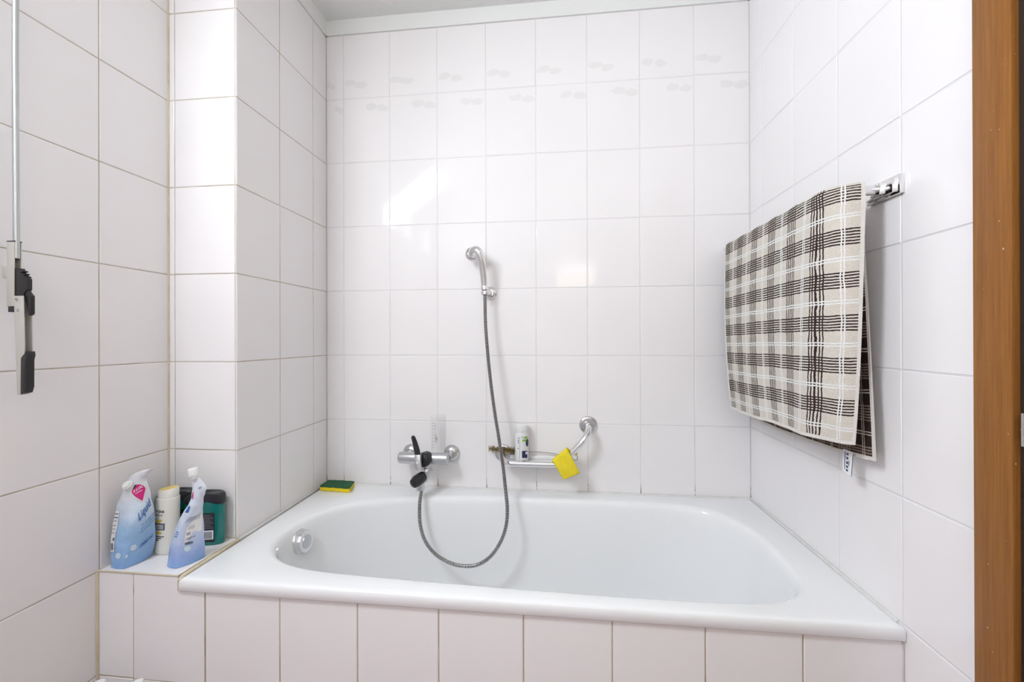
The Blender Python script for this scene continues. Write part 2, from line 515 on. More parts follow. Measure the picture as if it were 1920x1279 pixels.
# tiled bath front with the corner ledge
ZTOP = 0.004
mb = MB()
box(mb, (XL, YT + 0.001, ZFLOOR), (XR, -0.664, -0.032), 0)
box(mb, (XL, YT + 0.001, -0.05), (-0.0725, -0.664, ZTOP - 0.001), 0)
xs = lines(-0.1966, W, XL, XR)
zfront = lines(0, H, ZFLOOR, -0.030)
xn = -0.1966 + W     # the tile under the tub's corner is notched round it
grid_tiles(mb, (0, YT, 0), (1, 0, 0), (0, 0, 1), (0, -1, 0), xs, zfront, g=0.0023, tilt=0.0003,
           skip=lambda i, j: xs[i] < -0.15 and j == len(zfront) - 2)
zr = zfront[-2]
grid_tiles(mb, (0, YT, 0), (1, 0, 0), (0, 0, 1), (0, -1, 0), [XL, -0.1966], [zr, 0.003], g=0.0023, tilt=0.0)
for q in ([(-0.1952, zr + 0.0014), (-0.0705, zr + 0.0014), (-0.0705, 0.002), (-0.1952, 0.002)], [(-0.0705, zr + 0.0014), (xn - 0.0014, zr + 0.0014), (xn - 0.0014, -0.031), (-0.0705, -0.031)]):
    mb.add([(x, YT - 0.0002, z) for x, z in q], [(0, 1, 2, 3)], 1)
struct(mb.build('wall_bath', [M['grout_bath'], M['tile']], smooth=False, fix=False))
mb = MB()
box(mb, (XL, -0.664, -0.05), (-0.0725, YP, ZTOP - 0.001), 0)
grid_tiles(mb, (0, 0, ZTOP), (1, 0, 0), (0, 1, 0), (0, 0, 1), [XL, -0.0725], [YT, YP], g=0.003, tilt=0.0)
struct(mb.build('wall_ledge', [M['grout_bath'], M['tile']], smooth=False, fix=False))

# sealant beads
mb = MB()
tube(mb, [(XL + 0.001, YT - 0.001, ZFLOOR), (XL + 0.001, YT - 0.001, ZTOP + 0.001)], 0.004, 8)
tube(mb, [(XL + 0.002, YT - 0.0005, ZTOP), (-0.07, YT - 0.0005, ZTOP)], 0.0022, 8)
tube(mb, [(-0.0645, -0.696, -0.03), (-0.0645, -0.696, -0.004), (-0.0650, -0.690, -0.0005), (-0.0690, YP, -0.0005)], 0.0056, 10)
tube(mb, [(XL + 0.001, YP - 0.001, ZTOP), (XL + 0.001, YP - 0.001, ZTILE)], 0.003, 8)
tube(mb, [(XL, YP - 0.001, ZTOP), (XP, YP - 0.001, ZTOP)], 0.002, 8)
struct(mb.build('trim_3', M['sealant']))
mb = MB()
tube(mb, [(XP + 0.0045, YP, -0.001), (XP + 0.003, -0.30, -0.001), (XP + 0.002, -0.002, -0.001), (XR - 0.002, -0.002, -0.001), (XR - 0.002, -0.685, -0.001)], 0.0058, 10)
tube(mb, [(XR - 0.001, -0.685, -0.001), (XR - 0.001, -0.6985, -0.010), (XR - 0.001, -0.6985, -0.030), (XR - 0.001, -0.6955, -0.034), (XR - 0.001, -0.6955, ZFLOOR)], 0.0030, 8)
struct(mb.build('trim_4', M['sealant_white']))

# window (high in the left wall, out of frame; it lights the room)
fr = MB()
XW = XL - 0.055
def frame(mb, y0, y1, z0, z1, w, x0, x1):
    box(mb, (x0, y0, z0), (x1, y1, z0 + w)); box(mb, (x0, y0, z1 - w), (x1, y1, z1))
    box(mb, (x0, y0, z0 + w), (x1, y0 + w, z1 - w)); box(mb, (x0, y1 - w, z0 + w), (x1, y1, z1 - w))
frame(fr, WY0, WY1, WZ0, WZ1, 0.045, XW - 0.03, XW + 0.03)
ym = (WY0 + WY1) / 2
frame(fr, WY0 + 0.04, ym, WZ0 + 0.04, WZ1 - 0.04, 0.04, XW - 0.01, XW + 0.04)
frame(fr, ym, WY1 - 0.04, WZ0 + 0.04, WZ1 - 0.04, 0.04, XW - 0.01, XW + 0.04)
wf = struct(fr.build('window_1', M['white'], bevel=0.003))
mb = MB()
for a, b in ((WY0 + 0.075, ym - 0.035), (ym + 0.035, WY1 - 0.075)):
    box(mb, (XW + 0.003, a, WZ0 + 0.075), (XW + 0.008, b, WZ1 - 0.075))
mb.build('window_pane', M['glass'], wf, smooth=False)

# door in the right wall: casing, leaf, hinge
mb = MB()
box(mb, (XR - 0.020, -0.928, ZFLOOR), (XR + 0.004, -0.866, DZ + 0.06))
box(mb, (XR - 0.020, DY0 - 0.068, ZFLOOR), (XR + 0.004, DY0 - 0.006, DZ + 0.06))
box(mb, (XR - 0.020, DY0 - 0.006, DZ - 0.002), (XR + 0.004, -0.928, DZ + 0.06))
box(mb, (XR + 0.004, -0.940, ZFLOOR), (XR + 0.11, -0.9352, DZ))
dc = struct(mb.build('door_1', M['wood'], bevel=0.007))
mb = MB(); box(mb, (XR - 0.012, DY0, ZFLOOR + 0.008), (XR + 0.03, -0.9425, DZ - 0.006))
lf = mb.build('door_leaf', M['leafwood'], dc, bevel=0.004)
mb = MB(); box(mb, (XR - 0.0095, -0.9424, ZFLOOR + 0.01), (XR + 0.01, -0.9285, DZ - 0.004))  # dark strip filling the gap beside the leaf, its shade put into the colour
mb.build('door_gap_shade', M['gap_shade'], dc, smooth=False)
mb = MB()
tube(mb, [(XR - 0.016, -0.9425, 0.436), (XR - 0.016, -0.9425, 0.486)], 0.005, 12)
tube(mb, [(XR - 0.016, -0.9425, 0.46), (XR - 0.016, -0.9425, 0.462)], 0.0056, 12)
mb.build('hinge', M['steel'], dc)

# ------------------------------------------------------------------ bathtub
tub = thing('bathtub', 'white enamel bathtub set between the pillar and the right wall', 'bathtub', (0.77, -0.35, ZFLOOR))
X0, X1, Y0, Y1 = -0.0680, 1.5975, -0.7035, -0.0015
opening = [(0.80, -0.080), (1.18, -0.080), (1.34, -0.098), (1.43, -0.15), (1.480, -0.26), (1.492, -0.38), (1.488, -0.49), (1.470, -0.565), (1.425, -0.615),
           (1.33, -0.648), (1.10, -0.655), (0.80, -0.650), (0.50, -0.640), (0.30, -0.630), (0.19, -0.612), (0.11, -0.575), (0.055, -0.51), (0.034, -0.43), (0.045, -0.34),
           (0.095, -0.24), (0.19, -0.160), (0.33, -0.112), (0.54, -0.088)]
lp = cr([(x, y, 0) for x, y in opening], 8, True)
cx, cy = 0.77, -0.37
def ray_rect(p, x0, x1, y0, y1):
    d = Vector((p.x - cx, p.y - cy))
    t = min(((x1 if d.x > 0 else x0) - cx) / d.x if abs(d.x) > 1e-9 else 1e9, ((y1 if d.y > 0 else y0) - cy) / d.y if abs(d.y) > 1e-9 else 1e9)
    return Vector((cx + d.x * t, cy + d.y * t, 0))
out = [ray_rect(p, X0, X1, Y0, Y1) for p in lp]
for corner in ((X0, Y0), (X0, Y1), (X1, Y0), (X1, Y1)):
    k = min(range(len(out)), key=lambda i: (out[i].x - corner[0]) ** 2 + (out[i].y - corner[1]) ** 2)
    out[k] = Vector((*corner, 0))
def inset(pts, d):
    r = []
    for p in pts:
        x = min(max(p.x, X0 + d), X1 - d); y = min(max(p.y, Y0 + d), Y1 - d)
        if x < 0: x += 0.0065 * (-y / 0.7) * (-x / 0.068)
        r.append(Vector((x, y, 0)))
    return r
def at_z(pts, z): return [Vector((p.x, p.y, z)) for p in pts]
def scl(pts, sx, sy, ox=0.0, oy=0.0): return [Vector((cx + (p.x - cx) * sx + ox, cy + (p.y - cy) * sy + oy, 0)) for p in pts]
R_ = [at_z(inset(out, 0.012), -0.031), at_z(inset(out, 0.003), -0.031), at_z(inset(out, 0.0), -0.028), at_z(inset(out, 0.0), -0.012), at_z(inset(out, 0.0012), -0.005), at_z(inset(out, 0.004), -0.001), at_z(inset(out, 0.009), 0.0008),
      at_z(inset(out, 0.016), 0.0014)]
mid = [(a * 0.5 + b * 0.5) for a, b in zip(inset(out, 0.016), scl(lp, 1.03, 1.05))]
R_.append(at_z(mid, 0.0012))
for sx, sy, z in ((1.018, 1.034, 0.0006), (1.006, 1.012, -0.0012), (0.998, 0.994, -0.0055), (0.992, 0.980, -0.013), (0.987, 0.968, -0.028), (0.981, 0.955, -0.06), (0.966, 0.932, -0.13),
                  (0.945, 0.905, -0.21), (0.918, 0.872, -0.29), (0.885, 0.83, -0.345), (0.83, 0.76, -0.378), (0.74, 0.64, -0.392), (0.5, 0.42, -0.398), (0.2, 0.16, -0.402)):
    R_.append(at_z(scl(lp, sx, sy), z))
mb = MB(); loft(mb, R_, cap0=False, cap1=True)
tubm = mb.build('basin', M['enamel'], tub, fix=False, angle=60)
# overflow control on the sloping left end
kc = Vector((0.046, -0.372, -0.059)); ka = Vector((1.0, -0.10, 0.10)).normalized()
mb = MB(); lathe(mb, [(0, -0.012), (0.0385, -0.012), (0.0395, 0.004), (0.0375, 0.007), (0, 0.007)], kc, ka, 40)
kp = mb.build('overflow_plate', M['chrome'], tub); kp['label'] = 'chrome overflow plate on the left end of the bathtub'
mb = MB(); 
rings = []
for k, (r, h) in enumerate([(0.0365, 0.007), (0.0360, 0.020), (0.0325, 0.026), (0.0220, 0.027)]):
    ring = []
    n_ = ka.cross(Vector((0, 0, 1))).normalized(); w_ = ka.cross(n_)
    for q in range(72):
        a = 2 * PI * q / 72
        rr = r * (1 - (0.030 if (q % 6 in (0,)) and k in (0, 1, 2) else 0))
        ring.append(kc + ka * h + (n_ * math.cos(a) + w_ * math.sin(a)) * rr)
    rings.append(ring)
loft(mb, rings)
kr = mb.build('overflow_knob', M['chrome'], tub)
mb = MB(); lathe(mb, [(0, 0.0265), (0.0215, 0.0265), (0.0205, 0.0288), (0, 0.0292)], kc, ka, 40)
mb.build('knob_disc', M['satin'], kr)

# ------------------------------------------------------------------ mixer tap
tap = thing('bath_mixer_tap', 'satin chrome bath mixer with black lever on the back wall', 'tap', (0.37, 0, 0.137))
def rose(mb, x, z, r, y0=0.0):
    lathe(mb, [(0, 0.0), (r, 0.0), (r, 0.004), (r * 0.93, 0.010), (r * 0.62, 0.017), (r * 0.5, 0.019), (r * 0.5, 0.03), (0, 0.03)], (x, y0, z), (0, -1, 0), 36)
for x in (0.290, 0.458):
    mb = MB(); rose(mb, x, 0.139, 0.034)
    tube(mb, [(x, -0.02, 0.139), (x, -0.05, 0.139), (x, -0.06, 0.1375)], 0.013, 18)
    mb.build('wall_rose', M['steel'], tap)
mb = MB()
tube(mb, [(0.2655, -0.072, 0.1365), (0.268, -0.072, 0.1365), (0.272, -0.072, 0.1365), (0.37, -0.072, 0.1365), (0.455, -0.072, 0.1365), (0.461, -0.072, 0.1365), (0.4635, -0.072, 0.1365)],
     [0.0185, 0.0215, 0.0225, 0.0225, 0.0225, 0.0215, 0.0185], 28)
tube(mb, [(0.380, -0.080, 0.125), (0.380, -0.088, 0.105), (0.380, -0.096, 0.09)], [0.021, 0.019, 0.017], 20)
mb.build('body', M['satin'], tap)
mb = MB(); lathe(mb, [(0, 0), (0.027, 0), (0.0275, 0.03), (0.026, 0.038), (0.020, 0.043), (0, 0.045)], (0.379, -0.078, 0.1385), (-0.10, -1, 0.05), 32)
mb.build('cartridge_cover', M['black'], tap)
lv = MB()
prism(lv, [(0.353, -0.128, 0.170), (0.375, -0.128, 0.170), (0.381, -0.136, 0.126), (0.376, -0.140, 0.117), (0.362, -0.140, 0.117), (0.356, -0.136, 0.126)], (0, -0.020, 0.0))
lever = lv.build('lever', M['satin'], tap, bevel=0.003)
mb = MB(); lathe(mb, [(0, 0), (0.0048, 0), (0.0048, 0.0015), (0, 0.0022)], (0.368, -0.1575, 0.144), (0, -1, 0), 16)
mb.build('lever_cap', M['white'], lever)
mb = MB()
tube(mb, [(0.364, -0.140, 0.163), (0.361, -0.141, 0.185), (0.355, -0.146, 0.215), (0.350, -0.150, 0.235), (0.349, -0.151, 0.241)], [0.0115, 0.0112, 0.0095, 0.0080, 0.0045], 16, flat=0.65)
mb.build('lever_grip', M['black'], lever)
mb = MB()
lathe(mb, [(0, 0), (0.019, 0), (0.0215, 0.004), (0.0215, 0.02), (0.019, 0.024), (0, 0.025)], (0.383, -0.088, 0.103), (-0.05, -0.40, -1), 28)
tube(mb, [(0.381, -0.094, 0.088), (0.379, -0.105, 0.078), (0.376, -0.118, 0.070)], [0.018, 0.019, 0.018], 20)
lathe(mb, [(0, 0), (0.0150, 0), (0.0150, 0.028), (0.0135, 0.03), (0, 0.03)], (0.371, -0.132, 0.064), (0, -0.05, -1), 24)
sp = mb.build('spout', M['satin'], tap)
mb = MB()
tube(mb, [(0.378, -0.112, 0.082), (0.376, -0.120, 0.081), (0.371, -0.134, 0.078), (0.362, -0.154, 0.073), (0.356, -0.167, 0.069), (0.354, -0.172, 0.068)],
     [0.010, 0.0195, 0.0215, 0.0215, 0.017, 0.006], 22)
mb.build('diverter_knob', M['black'], tap)

# measuring cup standing on the mixer
cup = thing('measuring_cup', 'clear plastic measuring cup with a printed scale on the mixer bar', 'measuring cup', (0.417, -0.052, 0.1592))
mb = MB()
CX, CY, CZ = 0.417, -0.050, 0.1592
lathe(mb, [(0, 0.0), (0.0285, 0.0), (0.0292, 0.002), (0.0315, 0.133), (0.0335, 0.137), (0.0335, 0.1395), (0.0303, 0.1395), (0.0280, 0.004), (0, 0.004)], (CX, CY, CZ), (0, 0, 1), 40)
mb.build('vessel', M['cup'], cup)
mb = MB()
def cupfn(a, b):
    r = 0.0292 + 0.0023 * b / 0.133 + 0.0003
    th = a / 0.03
    return Vector((CX + r * math.sin(th), CY - r * math.cos(th), CZ + b))
for k in range(9):
    rect(mb, cupfn, -0.0165, 0.020 + k * 0.0118, -0.0115, 0.0219 + k * 0.0118, 0, 2, 1)
for k, (b0, b1) in enumerate([(0.088, 0.093), (0.095, 0.113), (0.115, 0.120), (0.035, 0.078)]):
    rect(mb, cupfn, -0.0045, b0, -0.0032, b1, 0, 1, 3)
for k, (a0, a1, b0) in enumerate([(-0.007, 0.0, 0.052), (-0.0055, 0.001, 0.056), (-0.008, -0.001, 0.060), (-0.0055, 0.0, 0.046), (-0.005, -0.002, 0.065)]):
    rect(mb, cupfn, a0 + 0.004, b0, a1 + 0.004, b0 + 0.0022, 0, 2, 1)
mb.build('printed_scale', M['ink_grey'], cup, fix=False)

# ------------------------------------------------------------------ shower
sh = thing('hand_shower', 'chrome hand shower hung on the back wall above the mixer', 'shower head', (0.603, -0.055, 0.80))
mb = MB()
hp = cr([(0.6025, -0.058, 0.806), (0.6005, -0.063, 0.84), (0.5965, -0.071, 0.88), (0.590, -0.079, 0.915), (0.580, -0.080, 0.936), (0.566, -0.070, 0.938), (0.558, -0.055, 0.932)], 6)
L_ = len(hp) - 1
hr = []
for i in range(len(hp)):
    t_ = i / L_
    hr.append(0.0118 + 0.0052 * min(1, t_ / 0.6) if t_ < 0.75 else 0.017 + (t_ - 0.75) * 0.016)
tube(mb, hp, hr, 20)
mb.build('handle', M['chrome'], sh)
mb = MB()
lathe(mb, [(0, 0), (0.016, 0), (0.026, 0.005), (0.030, 0.012), (0.030, 0.018), (0.027, 0.0215), (0, 0.0215)], (0.5605, -0.060, 0.933), (-0.30, 0.85, -0.18), 36)
mb.build('spray_head', M['chrome'], sh)
mb = MB()
lathe(mb, [(0, 0), (0.0095, 0), (0.0135, 0.003), (0.0135, 0.014), (0.011, 0.018), (0.0105, 0.021), (0, 0.021)], (0.6035, -0.056, 0.786), (-0.05, -0.10, 1), 28)
mb.build('collar_nut', M['chrome'], sh)

hk = thing('shower_holder', 'small round chrome wall bracket holding the hand shower', 'bracket', (0.617, 0, 0.781))
mb = MB(); lathe(mb, [(0, 0), (0.0265, 0), (0.0270, 0.004), (0.024, 0.009), (0.015, 0.0125), (0.0145, 0.018), (0, 0.018)], (0.617, 0, 0.781), (0, -1, 0), 36)
mb.build('wall_rose', M['chrome'], hk)
mb = MB(); tube(mb, [(0.617, -0.015, 0.781), (0.612, -0.030, 0.781), (0.606, -0.043, 0.780)], [0.011, 0.010, 0.008], 18)
lathe(mb, [(0.0098, -0.008), (0.0150, -0.008), (0.0155, 0.0), (0.0150, 0.006), (0.0098, 0.006), (0.0098, -0.008)], (0.6045, -0.0555, 0.778), (0, 0, 1), 28)
mb.build('hook', M['chrome'], hk)

hose_pts = [(0.604, -0.056, 0.783), (0.6055, -0.060, 0.74), (0.609, -0.068, 0.65), (0.619, -0.078, 0.54), (0.632, -0.088, 0.43), (0.648, -0.096, 0.32), (0.664, -0.104, 0.23), (0.682, -0.123, 0.13), (0.695, -0.150, 0.05),
            (0.704, -0.178, 0.0), (0.703, -0.197, -0.05), (0.687, -0.212, -0.10), (0.653, -0.222, -0.15), (0.610, -0.230, -0.178), (0.563, -0.232, -0.186), (0.510, -0.228, -0.180),
            (0.455, -0.218, -0.158), (0.412, -0.203, -0.12), (0.386, -0.180, -0.07), (0.376, -0.155, -0.01), (0.377, -0.136, 0.035), (0.378, -0.128, 0.056)]
sm = cr(hose_pts, 24)
# resample evenly
acc = [0]
for a, b in zip(sm[:-1], sm[1:]): acc.append(acc[-1] + (b - a).length)
step = 0.00135; npt = int(acc[-1] / step); pth = []; j = 0
for i in range(npt + 1):
    d = i * acc[-1] / npt
    while j < len(acc) - 2 and acc[j + 1] < d: j += 1
    pth.append(sm[j].lerp(sm[j + 1], (d - acc[j]) / max(1e-9, acc[j + 1] - acc[j])))
mb = MB()
tube(mb, pth, [0.0072 if (i % 4) in (0, 1) else 0.0058 for i in range(len(pth))], 12, mfun=lambda i: 0 if (i % 4) in (0, 3, 1) and (i % 4) != 1 else (0 if i % 4 == 0 else 1))
tag(mb.build('shower_hose', [M['hose_l'], M['hose_d']]), 'ribbed grey metal shower hose looping down into the bathtub', 'hose')

# ------------------------------------------------------------------ grab rail with soap tray
rail = thing('grab_rail', 'chrome angled grab rail on the back wall beside the shower hose', 'grab rail', (0.84, 0, 0.13))
mb = MB()
gp = cr([(0.668, 0.0, 0.145), (0.668, -0.025, 0.1425), (0.672, -0.050, 0.136), (0.690, -0.068, 0.128), (0.720, -0.073, 0.1265), (0.80, -0.073, 0.1265), (0.868, -0.073, 0.1275), (0.892, -0.073, 0.133), (0.912, -0.073, 0.149),
         (0.945, -0.073, 0.184), (0.975, -0.071, 0.216), (0.992, -0.060, 0.240), (0.999, -0.038, 0.256), (1.001, -0.015, 0.262), (1.001, 0.0, 0.263)], 8)
tube(mb, gp, 0.0122, 22)
mb.build('bar', M['chrome'], rail)
for x, z in ((0.668, 0.145), (1.001, 0.263)):
    mb = MB(); lathe(mb, [(0, 0), (0.0345, 0), (0.0345, 0.003), (0.032, 0.006), (0.026, 0.0072), (0.025, 0.010), (0.018, 0.0105), (0.0165, 0.016), (0, 0.016)], (x, 0, z), (0, -1, 0), 40)
    mb.build('flange', M['steel'], rail)
mb = MB()
box(mb, (0.695, -0.062, 0.1225), (0.885, -0.004, 0.1265)); box(mb, (0.695, -0.007, 0.1265), (0.885, -0.004, 0.140))
mb.build('soap_tray', M['tray'], rail, bevel=0.0012)

def flat_bottle(a, b, n, cx_, cy_, rot, z0):
    """label function of a bottle with a rounded-oblong section: (x along width, z) -> world"""
    c, s = math.cos(rot), math.sin(rot)
    def ring(z, k=1.0, N=48):
        r = []
        for q in range(N):
            th = 2 * PI * q / N
            x = a * k * math.copysign(abs(math.cos(th)) ** (2 / n), math.cos(th)); y = b * k * math.copysign(abs(math.sin(th)) ** (2 / n), math.sin(th))
            r.append(Vector((cx_ + c * x - s * y, cy_ + s * x + c * y, z0 + z)))
        return r
    def fn(x, z, k=1.0, off=0.0004):
        q = max(-1, min(1, x / (a * k)))
        y = -(b * k + off) * max(0.0, 1 - abs(q) ** n) ** (1 / n)
        return Vector((cx_ + c * x * (1 + off / a) - s * y, cy_ + s * x * (1 + off / a) + c * y, z0 + z))
    return ring, fn

# white bottle standing on the tray
wb = thing('cleaner_bottle', 'white bottle with green and navy label standing on the grab rail tray', 'bottle', (0.744, -0.037, 0.1265))
ring, fn = flat_bottle(0.0262, 0.0245, 2.2, 0.744, -0.0365, math.radians(38), 0.1265)
mb = MB(); loft(mb, [ring(z, k) for z, k in ((0, 0.9), (0.002, 0.97), (0.006, 1.0), (0.104, 1.0), (0.109, 0.985), (0.112, 0.93))])
mb.build('body', M['white'], wb)
mb = MB(); loft(mb, [ring(z, k) for z, k in ((0.1122, 0.93), (0.113, 0.945), (0.136, 0.93), (0.140, 0.90), (0.142, 0.80))])
mb.build('cap', M['white'], wb)
mb = MB()
rect(mb, fn, -0.0205, 0.012, -0.0198, 0.100, 1, 1, 8)
for z in (0.094, 0.091): rect(mb, fn, -0.006, z, 0.012, z + 0.004, 0, 4, 1)
rect(mb, fn, -0.012, 0.0805, 0.004, 0.088, 0, 5, 2)
rect(mb, fn, -0.013, 0.094, -0.010, 0.099, 1, 2, 2)
rect(mb, fn, -0.013, 0.018, 0.001, 0.045, 2, 5, 4)
rect(mb, fn, 0.001, 0.016, 0.010, 0.030, 2, 3, 2); rect(mb, fn, 0.001, 0.040, 0.012, 0.043, 2, 3, 1)
poly(mb, fn, [(0.010 + 0.008 * math.cos(a), 0.074 + 0.015 * math.sin(a)) for a in [2 * PI * k / 16 for k in range(16)]], 2)
for k, z in enumerate((0.090, 0.080, 0.073, 0.052)): rect(mb, fn, -0.0245, z, -0.0225, z + (0.004 if k != 1 else 0.006), 1, 1, 1)
mb.build('label', [M['ink_green'], M['ink_grey'], M['ink_navy']], wb, fix=False)

# bottle brush lying behind the bottle
br = thing('bottle_brush', 'brass bristle bottle brush with a wire handle lying on the rail tray', 'brush', (0.73, -0.012, 0.150))
mb = MB()
bp = cr([(0.735, -0.0125, 0.152), (0.80, -0.010, 0.1555), (0.86, -0.012, 0.152), (0.90, -0.018, 0.147), (0.936, -0.022, 0.142)], 8)
tube(mb, [(0.612, -0.0185, 0.166), (0.68, -0.0178, 0.161)] + bp, 0.0013, 8)
ctr = Vector((0.948, -0.022, 0.141))
tube(mb, [ctr + Vector((0.0105 * math.cos(a), 0, 0.0105 * math.sin(a))) for a in [PI + 2 * PI * k / 24 for k in range(25)]], 0.0012, 8, cap=False)
mb.build('wire_handle', M['wire'], br)
mb = MB()
for k in range(620):
    t_ = k / 619
    p = Vector((0.616 + 0.103 * t_, -0.0185 + 0.001 * t_, 0.1655 - 0.006 * t_))
    a = k * 2.399 + 0.3 * math.sin(t_ * 60)
    r = 0.0165 * (0.80 + 0.18 * math.sin(t_ * 2 * PI * 9)) * random.uniform(0.85, 1.0)
    if 0.20 < t_ < 0.26: r *= 0.6
    d = Vector((random.uniform(-0.12, 0.12) - (0.5 if t_ < 0.04 else 0), math.cos(a), math.sin(a))).normalized()
    e = p + d * r
    sd = d.cross(Vector((1, 0, 0))).normalized() * 0.0006
    q = Vector((0.0006, 0, 0))
    mb.add([p - sd, p + sd, p + q, e - sd, e + sd, e + q], [(0, 1, 4, 3), (1, 2, 5, 4), (2, 0, 3, 5), (3, 4, 5)])
mb.build('bristles', M['bristle'], br, fix=False, smooth=False)

# yellow cloth hooked over the sloping part of the rail
def on_rail(t_):  # point on rail line of the sloping leg
    return Vector((0.905, -0.073, 0.142)).lerp(Vector((0.955, -0.073, 0.194)), t_)
mb = MB()
NX, NY = 14, 34
ax_ = (Vector((0.955, 0, 0.194)) - Vector((0.905, 0, 0.142))).normalized()      # along the rail
dn = Vector((0.59, 0, -0.81)).normalized()                                       # hang direction of the front flap
rowsF = []
cL, cT, cB, cR = Vector((0.868, -0.0885, 0.138)), Vector((0.922, -0.0885, 0.184)), Vector((0.904, -0.092, 0.077)), Vector((0.964, -0.092, 0.104))
for j in range(NY + 1):
    v = j / NY
    row = []
    for i in range(NX + 1):
        u = i / NX
        wob = 0.0016 * math.sin(u * 9 + v * 7) + 0.0010 * math.sin(u * 17 - v * 5)
        E0 = cL.lerp(cT, u)
        if v < 0.60:          # front flap, from its lower edge up to the fold
            t_ = v / 0.60
            p = cB.lerp(cR, u).lerp(E0, t_) + Vector((0, -0.004 * math.sin(t_ * PI) + wob, 0))
        elif v < 0.80:        # over the tube
            a = (v - 0.60) / 0.20 * PI
            nr = Vector((-0.70, 0, 0.72))
            p = E0 + Vector((0, 0.0155 - 0.0155 * math.cos(a), 0)) + nr * (0.009 * math.sin(a))
        else:                 # short rear flap with its corner sticking out
            s_ = (v - 0.80) / 0.20 * 0.040
            p = E0 + Vector((0, 0.031 + wob, 0)) + Vector((0.85, 0.05, -0.42)) * s_ * (0.6 + 0.5 * u)
        row.append(p)
    rowsF.append(row)
vs = [p for r in rowsF for p in r]
fs = [(j * (NX + 1) + i, j * (NX + 1) + i + 1, (j + 1) * (NX + 1) + i + 1, (j + 1) * (NX + 1) + i) for j in range(NY) for i in range(NX)]
mb.add(vs, fs)
cl = mb.build('cleaning_cloth', M['cloth'])
so = cl.modifiers.new('thickness', 'SOLIDIFY'); so.thickness = 0.0016; so.offset = 0
tag(cl, 'small bright yellow cloth folded over the sloping grab rail', 'cloth')

# ------------------------------------------------------------------ sponge on the tub corner
spg = thing('sponge', 'green and yellow scouring sponge on the back left tub corner', 'sponge', (0.003, -0.062, 0.0015))
out2 = [(-0.050, -0.094), (0.078, -0.103), (0.060, -0.030), (-0.052, -0.024)]
def slab(mb, z0, z1, wob, k=1.0, m=0):
    N = 16; pts = []
    for q in range(4):
        a, b = Vector(out2[q]), Vector(out2[(q + 1) % 4])
        for i in range(N):
            p = a.lerp(b, i / N); pts.append(p)
    c0 = Vector((0.008, -0.063))
    rr = []
    for z, s in ((z0, 0.985), (z0 + 0.002, 1.0), (z1 - 0.0015, 1.0), (z1, 0.985)):
        rr.append([Vector((c0.x + (p.x - c0.x) * s * k, c0.y + (p.y - c0.y) * s * k, z + wob * (math.sin(p.x * 70 + 1) * math.cos(p.y * 50) + 0.4 * math.sin(p.x * 190)))) for p in pts])
    loft(mb, rr, m)
mb = MB(); slab(mb, 0.0026, 0.0165, 0.0014); mb.build('foam', M['foam'], spg)
mb = MB(); slab(mb, 0.0166, 0.0222, 0.0014, 1.01); mb.build('scouring_pad', M['scour'], spg)

# ------------------------------------------------------------------ towel rail and towel
tr_ = thing('towel_rail', 'chrome towel rail with square stepped brackets on the right wall', 'towel rail', (1.6, -0.35, 0.925))
for yc in (-0.655, -0.030):
    mb = MB()
    y0, y1 = yc - 0.047, min(yc + 0.047, -0.002)
    box(mb, (1.590, y0, 0.902), (1.6, y1, 0.943)); box(mb, (1.582, y0 + 0.009, 0.9065), (1.591, y1 - 0.009, 0.9385)); box(mb, (1.574, yc - 0.0135, 0.9105), (1.583, yc + 0.0135, 0.9365))
    bk = mb.build('bracket', M['chrome'], tr_, bevel=0.0022)
mb = MB()
pth_ = cr([(1.582, -0.655, 0.9235), (1.545, -0.655, 0.9235), (1.522, -0.654, 0.9235), (1.508, -0.644, 0.9235), (1.4990, -0.624, 0.9235), (1.4970, -0.55, 0.9235), (1.4965, -0.35, 0.9235), (1.4965, -0.12, 0.9235), (1.4965, -0.058, 0.9235), (1.502, -0.040, 0.9235), (1.520, -0.030, 0.9235), (1.545, -0.030, 0.9235), (1.582, -0.030, 0.9235)], 6)
tube(mb, pth_, 0.0105, 18)
mb.build('bar', M['chrome'], tr_)

